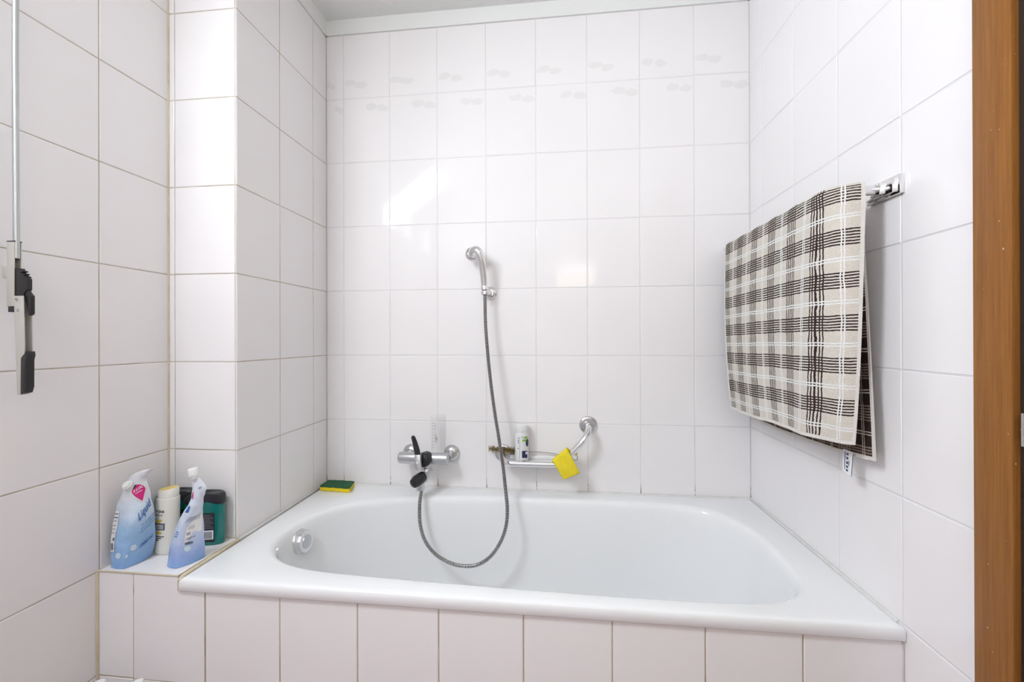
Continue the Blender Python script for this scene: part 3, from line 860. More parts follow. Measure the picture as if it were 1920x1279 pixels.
def towel_mat(name, ground, line, white, hem, UW, VL, dark=False):
    m = mat(name, ground, 0.95, spec=0.1); n = NT(m)
    o = n.obj(); uv = n.sep(n.uv())
    n1 = n.math('MULTIPLY', n.math('SUBTRACT', n.noise(o, 22, 2), 0.5), 0.010)
    n2 = n.math('MULTIPLY', n.math('SUBTRACT', n.noise(o, 160, 2), 0.5), 0.0022)
    U = n.math('ADD', n.math('ADD', uv[0], n1), n2); V = n.math('ADD', n.math('ADD', uv[1], n.math('MULTIPLY', n1, 0.5)), n2)
    def cell(c, off, per):
        f = n.math('FRACT', n.math('ADD', n.math('DIVIDE', n.math('SUBTRACT', c, off), per), 0.5))
        return n.math('MULTIPLY', n.math('SUBTRACT', f, 0.5), per)
    def stripes(c, off, per, half, pitch, duty):
        d = cell(c, off, per)
        inside = n.math('LESS_THAN', n.math('ABSOLUTE', d), half)
        f = n.math('ABSOLUTE', n.math('SUBTRACT', n.math('FRACT', n.math('DIVIDE', n.math('ADD', d, half), pitch)), 0.5))
        return n.math('MULTIPLY', inside, n.math('LESS_THAN', f, duty * 0.5))
    def double(c, off, per, gap, w):
        d = n.math('ABSOLUTE', cell(c, off, per))
        return n.math('LESS_THAN', n.math('ABSOLUTE', n.math('SUBTRACT', d, gap)), w)
    br_ = n.math('MAXIMUM', n.math('MULTIPLY', n.math('LESS_THAN', U, 0.572), stripes(U, 0.024, 0.1025, 0.0205, 0.0082, 0.44)), stripes(V, 0.082, 0.0942, 0.0192, 0.0064, 0.50))
    wh_ = n.math('MAXIMUM', double(U, 0.0755, 0.1040, 0.0032, 0.0014), double(V, 0.034, 0.0942, 0.0032, 0.0014))
    g = n.mix(n.ramp(n.noise(o, 330, 2), 0.3, 0.7), tuple(c * 0.86 for c in ground), ground)
    c_ = n.mix(br_, g, line)
    c_ = n.mix(wh_, c_, white)
    e = n.math('MINIMUM', n.math('MINIMUM', uv[0], n.math('SUBTRACT', UW, uv[0])), n.math('MINIMUM', uv[1], n.math('SUBTRACT', VL, uv[1])))
    c_ = n.mix(n.math('LESS_THAN', e, 0.0085), c_, hem)
    n.link(c_, n.b.inputs['Base Color'])
    n.bump(n.noise(o, 420, 3), 0.9, 0.003)
    return m
NU, = (64,)
ft = []
FTp = cr([(1.480, -0.078, 0), (1.480, -0.25, 0), (1.480, -0.42, 0), (1.479, -0.56, 0), (1.481, -0.618, 0), (1.492, -0.656, 0), (1.515, -0.675, 0), (1.540, -0.681, 0)], 10)
BTp = cr([(1.513, -0.078, 0), (1.513, -0.25, 0), (1.513, -0.42, 0), (1.513, -0.55, 0), (1.516, -0.595, 0), (1.526, -0.622, 0), (1.542, -0.634, 0), (1.560, -0.638, 0)], 10)
FBp = cr([(1.484, -0.108, 0.352), (1.481, -0.27, 0.356), (1.479, -0.43, 0.362), (1.481, -0.54, 0.363), (1.487, -0.59, 0.364), (1.499, -0.625, 0.364), (1.514, -0.648, 0.364), (1.529, -0.660, 0.365)], 10)
BBp = cr([(1.552, -0.118, 0.322), (1.556, -0.27, 0.318), (1.560, -0.42, 0.318), (1.563, -0.53, 0.322), (1.565, -0.58, 0.325), (1.566, -0.62, 0.328), (1.568, -0.645, 0.330), (1.569, -0.664, 0.332)], 10)
uu = [0]
for a, b in zip(FTp[:-1], FTp[1:]): uu.append(uu[-1] + (b - a).length)
UW = uu[-1]
rows = []; vv = []
NF = 44
def bow(i, k):   # soft vertical folds, stronger low down
    s_ = uu[i]
    return k * (0.0040 * math.sin(s_ * 21 + 0.6) + 0.0022 * math.sin(s_ * 47))
for j in range(NF + 1):       # front, bottom to top
    t_ = j / NF
    rows.append([Vector((FBp[i].x + (FTp[i].x - FBp[i].x) * t_ + bow(i, (1 - t_) * 1.0) - 0.006 * math.sin(t_ * PI) * (1 if i < 40 else 0.3), FBp[i].y + (FTp[i].y - FBp[i].y) * min(1, t_ * 1.15) ** 1.0 if False else FBp[i].y + (FTp[i].y - FBp[i].y) * (1 - (1 - t_) ** 3),
                        FBp[i].z + (0.9235 - FBp[i].z) * t_)) for i in range(len(FTp))])
for a in (PI * 0.14, PI * 0.29, PI * 0.43, PI * 0.57, PI * 0.71, PI * 0.86):
    rows.append([((FTp[i] + BTp[i]) / 2 + (FTp[i] - BTp[i]) / 2 * math.cos(a)) + Vector((0, 0, 0.9235 + 0.0175 * math.sin(a) + 0.0008 * math.sin(uu[i] * 60))) for i in range(len(FTp))])
for j in range(NF + 1):
    t_ = 1 - j / NF
    rows.append([Vector((BBp[i].x + (BTp[i].x - BBp[i].x) * t_ ** 1.5 + bow(i, (1 - t_) * 0.6), BBp[i].y + (BTp[i].y - BBp[i].y) * t_, BBp[i].z + (0.9235 - BBp[i].z) * t_)) for i in range(len(FTp))])
vv = [0]
for a, b in zip(rows[:-1], rows[1:]): vv.append(vv[-1] + (b[20] - a[20]).length)
VL = vv[-1]
M['towel'] = towel_mat('beige_checked_terry', (0.80, 0.745, 0.66), (0.050, 0.032, 0.030), (0.90, 0.90, 0.89), (0.84, 0.81, 0.76), UW, VL)
M['towel_in'] = towel_mat('brown_checked_terry', (0.045, 0.028, 0.025), (0.30, 0.22, 0.18), (0.62, 0.55, 0.48), (0.84, 0.81, 0.76), UW, VL)
M['hem'] = mat('cream_hem', (0.74, 0.70, 0.63), 0.9)
NR, NC = len(rows), len(FTp)
mb = MB(); uvl = []
outer = [p for r in rows for p in r]
# inward offset
nrm = []
for j in range(NR):
    for i in range(NC):
        a = rows[j][min(NC - 1, i + 1)] - rows[j][max(0, i - 1)]; b = rows[min(NR - 1, j + 1)][i] - rows[max(0, j - 1)][i]
        nrm.append(a.cross(b).normalized())
inner = [p + q * 0.0032 for p, q in zip(outer, nrm)]
mid_test = outer[10 * NC + 20] + nrm[10 * NC + 20] * 0.01
sgn = 1 if mid_test.x > outer[10 * NC + 20].x else -1
inner = [p + q * (0.0034 * sgn) for p, q in zip(outer, nrm)]
K = NR * NC
fs = []; fm = []
for j in range(NR - 1):
    for i in range(NC - 1):
        q = (j * NC + i, j * NC + i + 1, (j + 1) * NC + i + 1, (j + 1) * NC + i)
        fs.append(q[::-1]); fm.append(0)
        fs.append(tuple(x + K for x in q)); fm.append(1)
for j in range(NR - 1):
    for i in (0, NC - 1):
        fs.append((j * NC + i, (j + 1) * NC + i, (j + 1) * NC + i + K, j * NC + i + K)); fm.append(2)
for i in range(NC - 1):
    for j in (0, NR - 1):
        fs.append((j * NC + i, j * NC + i + 1, j * NC + i + 1 + K, j * NC + i + K)); fm.append(2)
mb.v = outer + inner; mb.f = fs; mb.m = fm
twl = thing('bath_towel', 'beige towel with brown checks draped over the towel rail', 'towel', (1.52, -0.35, 0.34))
tw = mb.build('cloth', [M['towel'], M['towel_in'], M['hem']], twl, fix=True, angle=75)
ul = tw.data.uv_layers.new(name='weave')
for p in tw.data.polygons:
    for li in p.loop_indices:
        k = tw.data.loops[li].vertex_index % K
        ul.data[li].uv = (uu[k % NC], vv[k // NC])
# sewn label at the back hem
mb = MB()
tagp = [[(1.5595, -0.575, 0.336), (1.5595, -0.610, 0.336)], [(1.557, -0.577, 0.320), (1.557, -0.612, 0.319)], [(1.553, -0.583, 0.303), (1.553, -0.616, 0.299)], [(1.548, -0.592, 0.289), (1.548, -0.621, 0.283)]]
TG = [[Vector(q) for q in r] for r in tagp]
mb.add([p for r in TG for p in r], [(2 * k, 2 * k + 1, 2 * k + 3, 2 * k + 2) for k in range(3)])
def tagfn(a, b):
    b = max(0, min(2.999, b * 3)); k = int(b); f = b - k
    l = TG[k][0].lerp(TG[k + 1][0], f); r = TG[k][1].lerp(TG[k + 1][1], f)
    return l.lerp(r, a) + Vector((-0.0006, 0, 0))
rect(mb, tagfn, 0.20, 0.08, 0.26, 0.88, 1, 1, 8)
rect(mb, tagfn, 0.95, 0.08, 1.0, 1.0, 1, 1, 8)
for b in (0.12, 0.30, 0.48, 0.64, 0.80):
    rect(mb, tagfn, 0.38, b, 0.56, b + 0.10, 1, 2, 1)
rect(mb, tagfn, 0.62, 0.42, 0.67, 0.62, 1, 1, 2)
lb = mb.build('care_label', [M['ink_white'], M['ink_navy']], twl, fix=False)
lb['label'] = 'white sewn label hanging from the rear hem'

# ------------------------------------------------------------------ things on the ledge
def pouch_mat(name, zs, dark=0.0):
    m = mat(name, (0.6, 0.7, 0.85), 0.22, coat=0.3); n = NT(m); o = n.obj(); z = n.sep(o)[2]
    f = n.math('ADD', z, n.math('MULTIPLY', n.math('SUBTRACT', n.noise(o, 26, 3), 0.5), 0.05))
    r = n.node('ShaderNodeValToRGB'); n.link(n.ramp(f, 0.0, 0.26), r.inputs[0])
    cr_ = r.color_ramp
    cr_.elements[0].position = 0.0; cr_.elements[0].color = (0.22, 0.40, 0.74, 1)
    cr_.elements[1].position = 1.0; cr_.elements[1].color = (0.80, 0.81, 0.84, 1)
    for p, c in zs:
        e = cr_.elements.new(p); e.color = (*c, 1)
    n.link(r.outputs[0], n.b.inputs['Base Color'])
    n.bump(n.noise(o, 38, 3), 0.5, 0.006)
    return m
M['pouch_a'] = pouch_mat('blue_foil_a', [(0.16, (0.30, 0.50, 0.80)), (0.38, (0.36, 0.58, 0.84)), (0.52, (0.60, 0.72, 0.87)), (0.68, (0.74, 0.78, 0.84))])
M['pouch_b'] = pouch_mat('blue_foil_b', [(0.10, (0.30, 0.42, 0.76)), (0.24, (0.52, 0.62, 0.84)), (0.50, (0.66, 0.73, 0.86)), (0.72, (0.70, 0.76, 0.86))])

def pouch_surface(levels, back):
    """levels: anchors (left, crease, right) from the base up; back: depth of the rear face per level"""
    NP = 8
    rings = []
    anch = []
    for (A, B, D), bk in zip(levels, back):
        A, B, D = Vector(A), Vector(B), Vector(D)
        mid_ = (A + D) / 2
        q = (mid_ - B); q.z = 0
        q = q.normalized() if q.length > 1e-5 else Vector((0, 1, 0))
        E = mid_ + Vector((-0.35, 0.94, 0)).normalized() * bk
        anch.append((A, B, D, E))
    lv_ = []
    cols = [cr([a[k] for a in anch], 8) for k in range(4)]
    for r in range(len(cols[0])):
        A, B, D, E = (cols[k][r] for k in range(4))
        pts = []
        nAB = Vector((-(B - A).y, (B - A).x, 0)); nAB = -nAB if nAB.y > 0 else nAB
        nBD = Vector((-(D - B).y, (D - B).x, 0)); nBD = -nBD if nBD.dot(Vector((1, -1, 0))) < 0 else nBD
        def seg(P, Q, nv, bul):
            return [P.lerp(Q, k / NP) + nv * (bul * math.sin(PI * k / NP)) for k in range(NP)]
        pts += seg(A, B, nAB, 0.08); pts += seg(B, D, nBD, 0.10)
        nDE = Vector(((E - D).y, -(E - D).x, 0)); nDE = nDE if nDE.dot(E - B) > 0 else -nDE
        pts += seg(D, E, nDE, 0.12)
        nEA = Vector(((A - E).y, -(A - E).x, 0)); nEA = nEA if nEA.dot(E - B) > 0 else -nEA
        pts += seg(E, A, nEA, 0.12)
        h = r / (len(cols[0]) - 1)
        k = min(1.0, h * 6) * (1.0 if h < 0.8 else 0.4)
        crumpled = []
        for p in pts:      # foil creases: ridged noise, pushed in and out
            nz = mnoise.noise(Vector((p.x * 34, p.y * 34, p.z * 20))) * 0.0022 + (0.25 - abs(mnoise.noise(Vector((p.x * 55 + 9, p.y * 55, p.z * 38))))) * 0.0030
            d_ = p - (anch[0][0] * 0 + (cols[0][r] + cols[2][r]) / 2); d_.z = 0
            d_ = d_.normalized() if d_.length > 1e-5 else Vector((0, 0, 0))
            crumpled.append(p + d_ * (nz * k))
        lv_.append(crumpled)
    return lv_, NP
def ring_fn(lv_, NP, s0, s1, out_dir):
    n_ = len(lv_)
    o_ = Vector(out_dir).normalized() * 0.0009
    def fn(a, b):
        s = (s0 + (s1 - s0) * max(0, min(1, a))) * NP; t = max(0, min(0.9999, b)) * (n_ - 1)
        k = int(t); f = t - k
        i = int(s); g = s - i
        N_ = len(lv_[0])
        P = lambda kk: lv_[kk][i % N_].lerp(lv_[kk][(i + 1) % N_], g)
        return P(k).lerp(P(k + 1), f) + o_
    return fn

# refill pouch by the left wall
P1 = [[(-0.279, -0.680, 0.0052), (-0.238, -0.683, 0.0052), (-0.231, -0.613, 0.0052)],
      [(-0.286, -0.675, 0.056), (-0.233, -0.680, 0.066), (-0.212, -0.622, 0.063)],
      [(-0.284, -0.670, 0.117), (-0.226, -0.675, 0.125), (-0.209, -0.628, 0.129)],
      [(-0.275, -0.664, 0.175), (-0.243, -0.668, 0.177), (-0.212, -0.636, 0.185)],
      [(-0.262, -0.657, 0.215), (-0.236, -0.660, 0.217), (-0.216, -0.642, 0.223)],
      [(-0.250, -0.652, 0.238), (-0.226, -0.655, 0.243), (-0.205, -0.646, 0.241)],
      [(-0.229, -0.649, 0.249), (-0.208, -0.651, 0.252), (-0.185, -0.647, 0.259)]]
pa = thing('refill_pouch', 'crumpled blue liquid soap refill pouch with a pink drop, by the left wall', 'soap refill pouch', (-0.25, -0.65, 0.0042), 'soap refill pouches on the ledge')
lv1, NP = pouch_surface(P1, [0.018, 0.026, 0.024, 0.018, 0.010, 0.005, 0.001])
mb = MB(); loft(mb, lv1)
mb.build('bag', M['pouch_a'], pa, angle=50)
mb = MB()
fr_ = ring_fn(lv1, NP, 1.0, 2.0, (0.7, -0.7, 0)); fl_ = ring_fn(lv1, NP, 0.0, 1.0, (-0.2, -1, 0))
def drop(s):
    pts = []
    for k in range(28):
        th = 2 * PI * k / 28
        x = math.sin(th); y = math.cos(th)
        if y < 0: x *= (1 + y) ** 0.7; y *= 1.55
        pts.append((0.46 + 0.36 * s * x - 0.10 * s * y, 0.572 + 0.074 * s * y))
    return pts
poly(mb, fr_, drop(1.13), 2); n0 = len(mb.v)
fr2 = ring_fn(lv1, NP, 1.0, 2.0, (0.7, -0.7, 0)); fr2b = lambda a, b: fr2(a, b) + Vector((0.7, -0.7, 0)) * 0.0006
fr2c = lambda a, b: fr2(a, b) + Vector((0.7, -0.7, 0)) * 0.0012
poly(mb, fr2b, drop(1.0), 1)
text(mb, fr2c, 'LUX', 0.20, 0.562, 0.50, 0.034, 2, 0.0, 0.06)
text(mb, fr2c, 'white', 0.30, 0.540, 0.36, 0.014, 2, 0.0, 0.06)
text(mb, fr2c, 'Liquid Soap', 0.30, 0.298, 1.20, 0.084, 0, 0.0, 0.14)
for k in range(3): text(mb, fr2c, ('the original refill', 'pour le remplissage', 'per il riempimento')[k], 0.40, 0.272 - k * 0.022, 0.60, 0.013, 0, 0, 0.10)
text(mb, fr2c, '1000 ml', 0.42, 0.116, 0.46, 0.028, 0, 0, 0.12)
poly(mb, fr2c, [(0.10, 0.600), (0.24, 0.606), (0.26, 0.655), (0.12, 0.648)], 3)
rect(mb, fl_, 0.03, 0.13, 0.36, 0.42, 2, 4, 6)
fl2 = lambda a, b: fl_(a, b) + Vector((-0.1, -1, 0)) * 0.0006
for b in (0.395, 0.37): rect(mb, fl2, 0.05, b, 0.33, b + 0.006, 3, 3, 1)
for b in (0.345, 0.315, 0.29, 0.262): rect(mb, fl2, 0.08, b, 0.24, b + 0.005, 4, 3, 1)
text(mb, fl2, 'e', 0.22, 0.212, 0.12, 0.022, 3)
for a in (0.10, 0.16, 0.20, 0.25): rect(mb, fl2, a, 0.145, a + 0.025, 0.195, 3, 1, 2)
for (a, b, r) in ((0.22, 0.135, 0.10), (0.02, 0.085, 0.06)):
    poly(mb, fr_, [(a + r * math.cos(q), b + r * 0.22 * math.sin(q)) for q in [2 * PI * k / 18 for k in range(18)]], 5)
poly(mb, fl_, [(0.62 + 0.16 * math.cos(q), 0.098 + 0.022 * math.sin(q)) for q in [2 * PI * k / 18 for k in range(18)]], 5)
M['bubble'] = mat('pale_bubble_print', (0.62, 0.76, 0.88), 0.2)
mb.build('printed_label', [M['ink_blue'], M['ink_pink'], M['ink_white'], M['ink'], M['ink_grey'], M['bubble']], pa, fix=False)
mb = MB(); lathe(mb, [(0, -0.012), (0.011, -0.012), (0.010, 0.001), (0.0122, 0.0015), (0.0124, 0.004), (0.0100, 0.0045), (0.0094, 0.009), (0, 0.0095)], (-0.246, -0.664, 0.214), (-0.10, -0.75, 0.70), 32)
mb.build('spout_cap', M['white'], pa)

# second refill pouch, open, near the tub
P2 = [[(-0.138, -0.660, 0.0052), (-0.104, -0.667, 0.0052), (-0.079, -0.605, 0.0052)],
      [(-0.132, -0.655, 0.062), (-0.107, -0.662, 0.063), (-0.074, -0.612, 0.058)],
      [(-0.119, -0.650, 0.109), (-0.098, -0.655, 0.108), (-0.071, -0.618, 0.112)],
      [(-0.103, -0.645, 0.143), (-0.083, -0.648, 0.142), (-0.067, -0.624, 0.143)],
      [(-0.089, -0.640, 0.170), (-0.076, -0.642, 0.171), (-0.060, -0.630, 0.174)],
      [(-0.086, -0.638, 0.195), (-0.072, -0.640, 0.196), (-0.048, -0.632, 0.204)],
      [(-0.087, -0.637, 0.219), (-0.075, -0.638, 0.219), (-0.060, -0.633, 0.222)],
      [(-0.089, -0.637, 0.234), (-0.080, -0.639, 0.235), (-0.073, -0.636, 0.235)]]
pb = thing('refill_pouch', 'folded pale blue refill pouch with a white screw cap beside the tub edge', 'soap refill pouch', (-0.11, -0.635, 0.0042), 'soap refill pouches on the ledge')
lv2, NP = pouch_surface(P2, [0.012, 0.014, 0.012, 0.009, 0.006, 0.004, 0.004, 0.005])
mb = MB(); loft(mb, lv2)
mb.build('bag', M['pouch_b'], pb, angle=50)
mb = MB()
g = ring_fn(lv2, NP, 1.0, 2.0, (0.6, -0.8, 0)); gl_ = ring_fn(lv2, NP, 0.0, 1.0, (-0.3, -1, 0))
g2 = lambda a, b: g(a, b) + Vector((0.6, -0.8, 0)) * 0.0006
poly(mb, g, [(0.22, 0.13), (0.92, 0.215), (0.96, 0.40), (0.55, 0.345), (0.22, 0.27)], 2)
for k in range(4): rect(mb, g2, 0.02 + 0.03 * k, 0.325 + 0.014 * k, 0.92, 0.329 + 0.014 * k, 1, 6, 1)
text(mb, g2, '1000 ml', 0.28, 0.165, 0.36, 0.016, 1, 0, 0.04)
for k in range(2): rect(mb, g2, 0.26, 0.138 - 0.0 + k * 0.009, 0.56, 0.143 + k * 0.009, 0, 3, 1)
for k in range(3): rect(mb, g2, 0.27, 0.205 + k * 0.008, 0.42, 0.209 + k * 0.008, 1, 2, 1)
for k in range(3): rect(mb, g2, 0.28, 0.25 + k * 0.010, 0.58, 0.2525 + k * 0.010, 1, 2, 1)
poly(mb, g, [(0.36 + 0.12 * math.cos(q), 0.108 + 0.020 * math.sin(q)) for q in [2 * PI * k / 16 for k in range(16)]], 3)
for k in range(3): rect(mb, gl_, 0.45, 0.20 + 0.018 * k, 0.85, 0.207 + 0.018 * k, 4, 2, 1)
for k in range(3): rect(mb, g2, 0.25, 0.745 + 0.012 * k, 0.60, 0.749 + 0.012 * k, 0, 3, 1)
poly(mb, gl_, [(0.25, 0.62), (0.60, 0.60), (0.70, 0.66), (0.55, 0.72), (0.35, 0.70)], 5)
poly(mb, gl_, [(0.30, 0.43), (0.80, 0.43), (0.75, 0.50), (0.45, 0.52)], 4)
mb.build('printed_label', [M['ink'], M['ink_grey'], M['ink_white'], M['bubble'], M['ink_blue'], M['ink_pink']], pb, fix=False)
mb = MB(); lathe(mb, [(0, -0.004), (0.0085, -0.004), (0.0085, 0.004), (0.0115, 0.0045), (0.0118, 0.021), (0.0105, 0.0235), (0, 0.024)], (-0.0805, -0.6375, 0.234), (-0.12, -0.05, 1), 28)
mb.build('screw_cap', M['white'], pb)

# shampoo bottle
sb = thing('shampoo_bottle', 'cream white shampoo bottle with a slanted yellow lid on the ledge', 'bottle', (-0.211, -0.588, 0.0042))
ring, fn = flat_bottle(0.0295, 0.0235, 2.2, -0.212, -0.588, math.radians(-6), 0.0042)
def lean(r, z, z0=0.0042): return [p + Vector((0.006 * z / 0.18, 0, 0)) for p in r]
mb = MB(); loft(mb, [lean(ring(z, k), z) for z, k in ((0, 0.90), (0.002, 0.97), (0.008, 1.0), (0.05, 1.01), (0.10, 1.0), (0.150, 0.985), (0.154, 0.97), (0.155, 0.90))])
mb.build('body', M['cream'], sb)
mb = MB()
top = ring(0.180, 0.86)
slz = lambda p: 0.0042 + 0.176 + (p.x + 0.211) * 0.16
loft(mb, [lean(ring(0.1552, 0.90), 0.155), lean(ring(0.158, 0.905), 0.158), [Vector((p.x + 0.006, p.y, slz(p))) for p in ring(0, 0.90)], [Vector((p.x + 0.006, p.y, slz(p) + 0.0018)) for p in ring(0, 0.86)]])
cp = mb.build('cap', M['cream'], sb)
mb = MB(); loft(mb, [[Vector((p.x + 0.006, p.y, slz(p) + 0.0016)) for p in ring(0, 0.80)], [Vector((p.x + 0.006, p.y, slz(p) + 0.0036)) for p in ring(0, 0.78)]])
mb.build('lid_disc', M['yellow_cap'], cp)
mb = MB()
fz = lambda x, z: fn(x, z, 1.01) + Vector((0.006 * z / 0.18, 0, 0))
text(mb, fz, 'PANTENE', -0.022, 0.118, 0.036, 0.0065, 0)
text(mb, fz, 'PRO-V', -0.016, 0.108, 0.026, 0.0055, 0)
poly(mb, fz, [(-0.004 + 0.014 * math.cos(q), 0.096 + 0.005 * math.sin(q) + 0.003 * math.cos(2 * q)) for q in [2 * PI * k / 16 for k in range(16)]], 1)
rect(mb, fz, -0.020, 0.070, 0.016, 0.089, 2, 8, 3)
fz2 = lambda x, z: fn(x, z, 1.022) + Vector((0.006 * z / 0.18, 0, 0))
for k in range(3): rect(mb, fz2, -0.012, 0.0735 + 0.0045 * k, 0.013, 0.0755 + 0.0045 * k, 3, 4, 1)
poly(mb, fz, [(0.000 + 0.010 * math.cos(q), 0.062 + 0.004 * math.sin(q)) for q in [2 * PI * k / 16 for k in range(16)]], 1)
for z, a1 in ((0.051, 0.015), (0.046, 0.008), (0.041, 0.001)): rect(mb, fz, -0.014, z, a1, z + 0.0024, 0, 5, 1)
mb.build('label', [M['ink'], M['ink_gold'], M['slate'], M['ink_white']], sb, fix=False)

# two teal shower gel bottles against the pillar
def gel(label, cx_, cy_, rot, panel):
    g_ = thing('shower_gel_bottle', label, 'bottle', (cx_, cy_, 0.0042), 'teal shower gel bottles on the ledge')
    ring, fn = flat_bottle(0.0550, 0.0175, 2.8, cx_, cy_, rot, 0.0042)
    mb = MB(); loft(mb, [ring(z, k) for z, k in ((0, 0.93), (0.0015, 0.97), (0.006, 1.0), (0.05, 1.0), (0.095, 1.0), (0.118, 1.01), (0.124, 1.0), (0.128, 0.97))])
    mb.build('body', M['teal'], g_)
    mb = MB()
    c, s = math.cos(rot), math.sin(rot)
    def wavy(base, k):
        r = []
        for p in ring(0, k):
            lx = (p.x - cx_) * c + (p.y - cy_) * s
            r.append(Vector((p.x, p.y, 0.0042 + base(lx))))
        return r
    low = lambda x: 0.122 + 0.005 * math.sin(x * 75 + 0.8)
    hi = lambda x: 0.151 - 0.016 * max(0, (-x - 0.012) / 0.044) ** 1.3 - 0.004 * max(0, (x - 0.03) / 0.026) ** 2
    loft(mb, [wavy(low, 1.005), wavy(low, 1.03), wavy(lambda x: low(x) + 0.004, 1.045), wavy(lambda x: hi(x) - 0.006, 1.03), wavy(lambda x: hi(x) - 0.0015, 0.99), wavy(hi, 0.93)])
    mb.build('cap', M['blackcap'], g_)
    mb = MB()
    if panel:
        rect(mb, fn, -0.012, 0.010, 0.0365, 0.094, 0, 10, 4)
        f2 = lambda x, z: fn(x, z, 1.0, 0.0008)
        for k in range(9): rect(mb, f2, -0.008, 0.050 + k * 0.0046, 0.033 - (k % 3) * 0.004, 0.0515 + k * 0.0046, 1, 8, 1)
        rect(mb, f2, 0.005, 0.018, 0.033, 0.044, 2, 6, 2)
        f3 = lambda x, z: fn(x, z, 1.0, 0.0012)
        for k in range(9): rect(mb, f3, 0.008 , 0.021 + k * 0.0022, 0.030, 0.0222 + k * 0.0022 - (0.0003 if k % 2 else 0), 3, 5, 1)
        rect(mb, f2, -0.054, 0.083, -0.016, 0.0845, 2, 6, 1)
    else:
        rect(mb, fn, -0.036, 0.012, 0.036, 0.098, 4, 12, 4)
        f2 = lambda x, z: fn(x, z, 1.0, 0.0008)
        rect(mb, f2, 0.008, 0.083, 0.030, 0.0845, 2, 6, 1)
        for k in range(3): rect(mb, f2, -0.020, 0.050 + k * 0.008, 0.026, 0.053 + k * 0.008, 3, 8, 1)
    mb.build('label', [M['ink'], M['ink_grey'], M['ink_white'], M['slate'], M['tealdark']], g_, fix=False)
    return g_
gel('teal shower gel bottle at the right, its black label and barcode showing', -0.1445, -0.5335, math.radians(10), True)
gel('teal shower gel bottle mostly hidden behind the shampoo bottle', -0.2425, -0.5250, math.radians(9), False)

# ------------------------------------------------------------------ window opener on the left wall
op = thing('window_opener', 'grey metal window opener rod with lever handle on the left wall', 'window opener', (-0.285, -0.885, 0.50))
mb = MB(); tube(mb, [(-0.269, -0.880, 1.42), (-0.270, -0.880, 1.2), (-0.2685, -0.880, 0.95), (-0.2675, -0.880, 0.775)], 0.0052, 16)
mb.build('rod', M['galv'], op)
mb = MB()
# U-section housing open towards the room
box(mb, (-0.2830, -0.8862, 0.672), (-0.2645, -0.8844, 0.8095)); box(mb, (-0.2830, -0.8748, 0.672), (-0.2645, -0.8730, 0.8095)); box(mb, (-0.2830, -0.8844, 0.672), (-0.2808, -0.8748, 0.8095))
box(mb, (-0.2998, -0.8820, 0.735), (-0.2829, -0.8772, 0.760))
hs = mb.build('housing', M['alu'], op, bevel=0.0008)
mb = MB(); box(mb, (-0.2832, -0.8865, 0.8095), (-0.2640, -0.8726, 0.8120)); mb.build('end_cap', M['black'], hs, bevel=0.0008)
mb = MB(); box(mb, (-0.2815, -0.8850, 0.6600), (-0.2655, -0.8742, 0.6719)); mb.build('end_cap', M['black'], hs, bevel=0.0008)
mb = MB(); box(mb, (-0.2790, -0.8838, 0.700), (-0.2660, -0.8754, 0.752))
prism(mb, [(-0.2700, -0.8842, 0.754), (-0.2540, -0.8842, 0.753), (-0.2500, -0.8842, 0.744), (-0.2410, -0.8842, 0.735), (-0.2360, -0.8842, 0.730), (-0.2360, -0.8842, 0.708), (-0.2410, -0.8842, 0.703), (-0.2450, -0.8842, 0.692), (-0.2700, -0.8842, 0.692)], (0, 0.0094, 0))
prism(mb, [(-0.2460, -0.8825, 0.722), (-0.2360, -0.8825, 0.702), (-0.2285, -0.8825, 0.694), (-0.2285, -0.8825, 0.656), (-0.2340, -0.8825, 0.652), (-0.2420, -0.8825, 0.684)], (0, 0.0070, 0))
for k in range(3): box(mb, (-0.2545 + 0.003 * k, -0.8846, 0.745 - 0.006 * k), (-0.2465 + 0.004 * k, -0.8744, 0.748 - 0.006 * k))
mb.build('latch', M['black'], op, bevel=0.0006)
mb = MB()
YA, YB = -0.8872, -0.8738
prism(mb, [(-0.2640, YA, 0.694), (-0.2400, YA, 0.694), (-0.2375, YA, 0.572), (-0.2470, YA, 0.562), (-0.2480, YA, 0.484), (-0.2560, YA, 0.484)], (0, 0.0016, 0))
prism(mb, [(-0.2640, YB, 0.694), (-0.2400, YB, 0.694), (-0.2375, YB, 0.572), (-0.2470, YB, 0.562), (-0.2480, YB, 0.484), (-0.2560, YB, 0.484)], (0, 0.0016, 0))
prism(mb, [(-0.2600, YA + 0.001, 0.690), (-0.2560, YA + 0.001, 0.690), (-0.2520, YA + 0.001, 0.500), (-0.2550, YA + 0.001, 0.500)], (0, 0.0134, 0))
lvr = mb.build('lever', M['alu'], op, bevel=0.0005)
for x, z in ((-0.2565, 0.687), (-0.2535, 0.664)):
    mb = MB(); lathe(mb, [(0, 0), (0.0036, 0), (0.0034, 0.0012), (0, 0.0018)], (x, YA, z), (0, -1, 0), 16)
    mb.build('rivet', M['steel'], lvr)
mb = MB()
prism(mb, [(-0.2375, -0.8868, 0.576), (-0.2330, -0.8868, 0.576), (-0.2315, -0.8868, 0.568), (-0.2345, -0.8868, 0.558), (-0.2350, -0.8868, 0.500), (-0.2390, -0.8868, 0.488), (-0.2556, -0.8868, 0.4835), (-0.2478, -0.8868, 0.487), (-0.2466, -0.8868, 0.562)], (0, 0.0146, 0))
mb.build('grip', M['black'], lvr, bevel=0.0010)

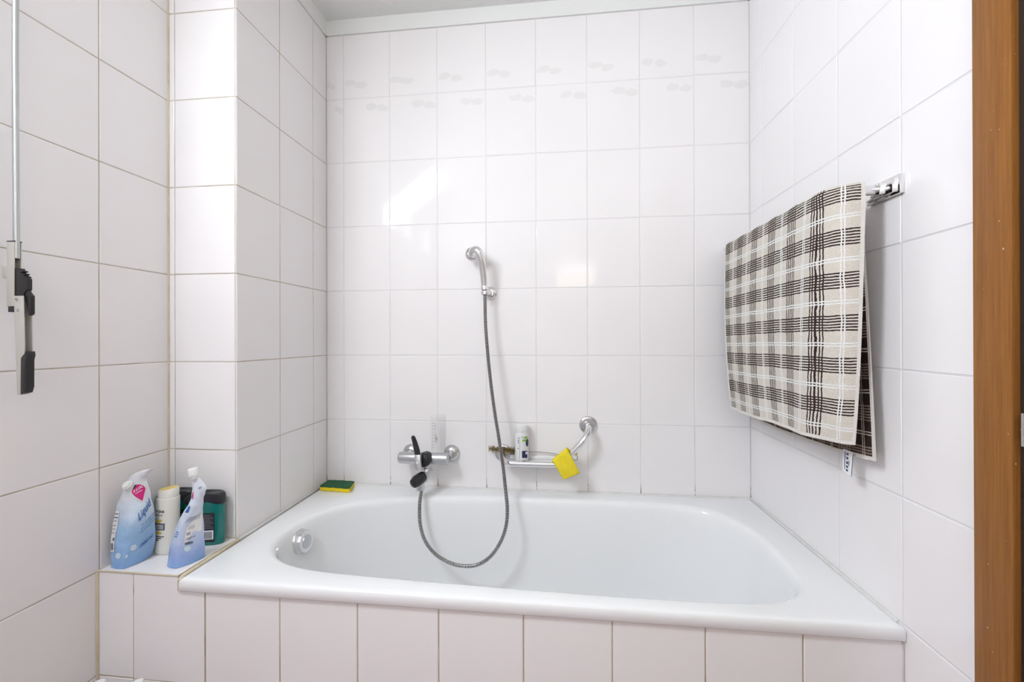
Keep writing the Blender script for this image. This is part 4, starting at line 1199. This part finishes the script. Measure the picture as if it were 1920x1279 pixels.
# ------------------------------------------------------------------ clear bottles on the floor below the ledge
def pet(label, x, y, tilt_x, tilt_y, ztop):
    zb = ZFLOOR
    t_ = thing('clear_bottle', label, 'bottle', (x, y, zb), 'clear bottles on the floor')
    ax = Vector((tilt_x, tilt_y, 1)).normalized()
    top_ = Vector((x, y, ztop)); L = 0.30
    base = top_ - ax * L
    mb = MB(); lathe(mb, [(0, 0.002), (0.028, 0.0), (0.034, 0.006), (0.035, 0.03), (0.033, 0.05), (0.035, 0.07), (0.033, 0.10), (0.035, 0.13), (0.033, 0.16), (0.035, 0.19), (0.034, 0.21), (0.026, 0.245), (0.015, 0.268), (0.012, 0.272), (0.012, 0.285), (0, 0.285)], base, ax, 32)
    mb.build('body', M['petwall'], t_)
    mb = MB()
    rr = []
    u = ax.cross(Vector((0, 1, 0))).normalized(); w = ax.cross(u)
    for h, s in ((0.280, 0.0145), (0.298, 0.0145), (0.300, 0.0130)):
        rr.append([base + ax * h + (u * math.cos(2 * PI * q / 48) + w * math.sin(2 * PI * q / 48)) * (s * (1 if q % 2 else 0.965)) for q in range(48)])
    loft(mb, rr); mb.build('screw_cap', M['white'], t_)
    return t_
pet('clear plastic bottle with a white cap on the floor against the left wall', -0.215, -0.765, -0.10, 0.0, -0.222)
pet('clear plastic bottle with a white cap on the floor, further from the left wall', -0.112, -0.765, -0.16, 0.0, -0.212)

# ------------------------------------------------------------------ mirror lamp on the wall behind the camera
lm = thing('wall_lamp', 'warm box lamp on the wall facing the bathtub', 'lamp', (1.04, YFRONT, 1.10))
mb = MB(); box(mb, (0.80, YFRONT, 1.105), (1.28, YFRONT + 0.025, 1.19)); mb.build('back_plate', M['chrome'], lm, bevel=0.003)
mb = MB(); box(mb, (0.86, YFRONT + 0.025, 1.10), (1.22, YFRONT + 0.09, 1.20)); mb.build('shade', M['glow'], lm, bevel=0.01)
# added fill light above the lamp, aimed up to brighten the room off the ceiling
ul_ = bpy.data.lights.new('added_ceiling_fill', 'AREA'); ul_.shape = 'RECTANGLE'; ul_.size = 0.40; ul_.size_y = 0.06
ul_.energy = 1.6; ul_.color = (1.0, 0.985, 0.97)
uo = bpy.data.objects.new('added_ceiling_fill', ul_); C.objects.link(uo)
uo.location = (1.04, YFRONT + 0.060, 1.206); uo.rotation_euler = (math.radians(180), 0, 0)
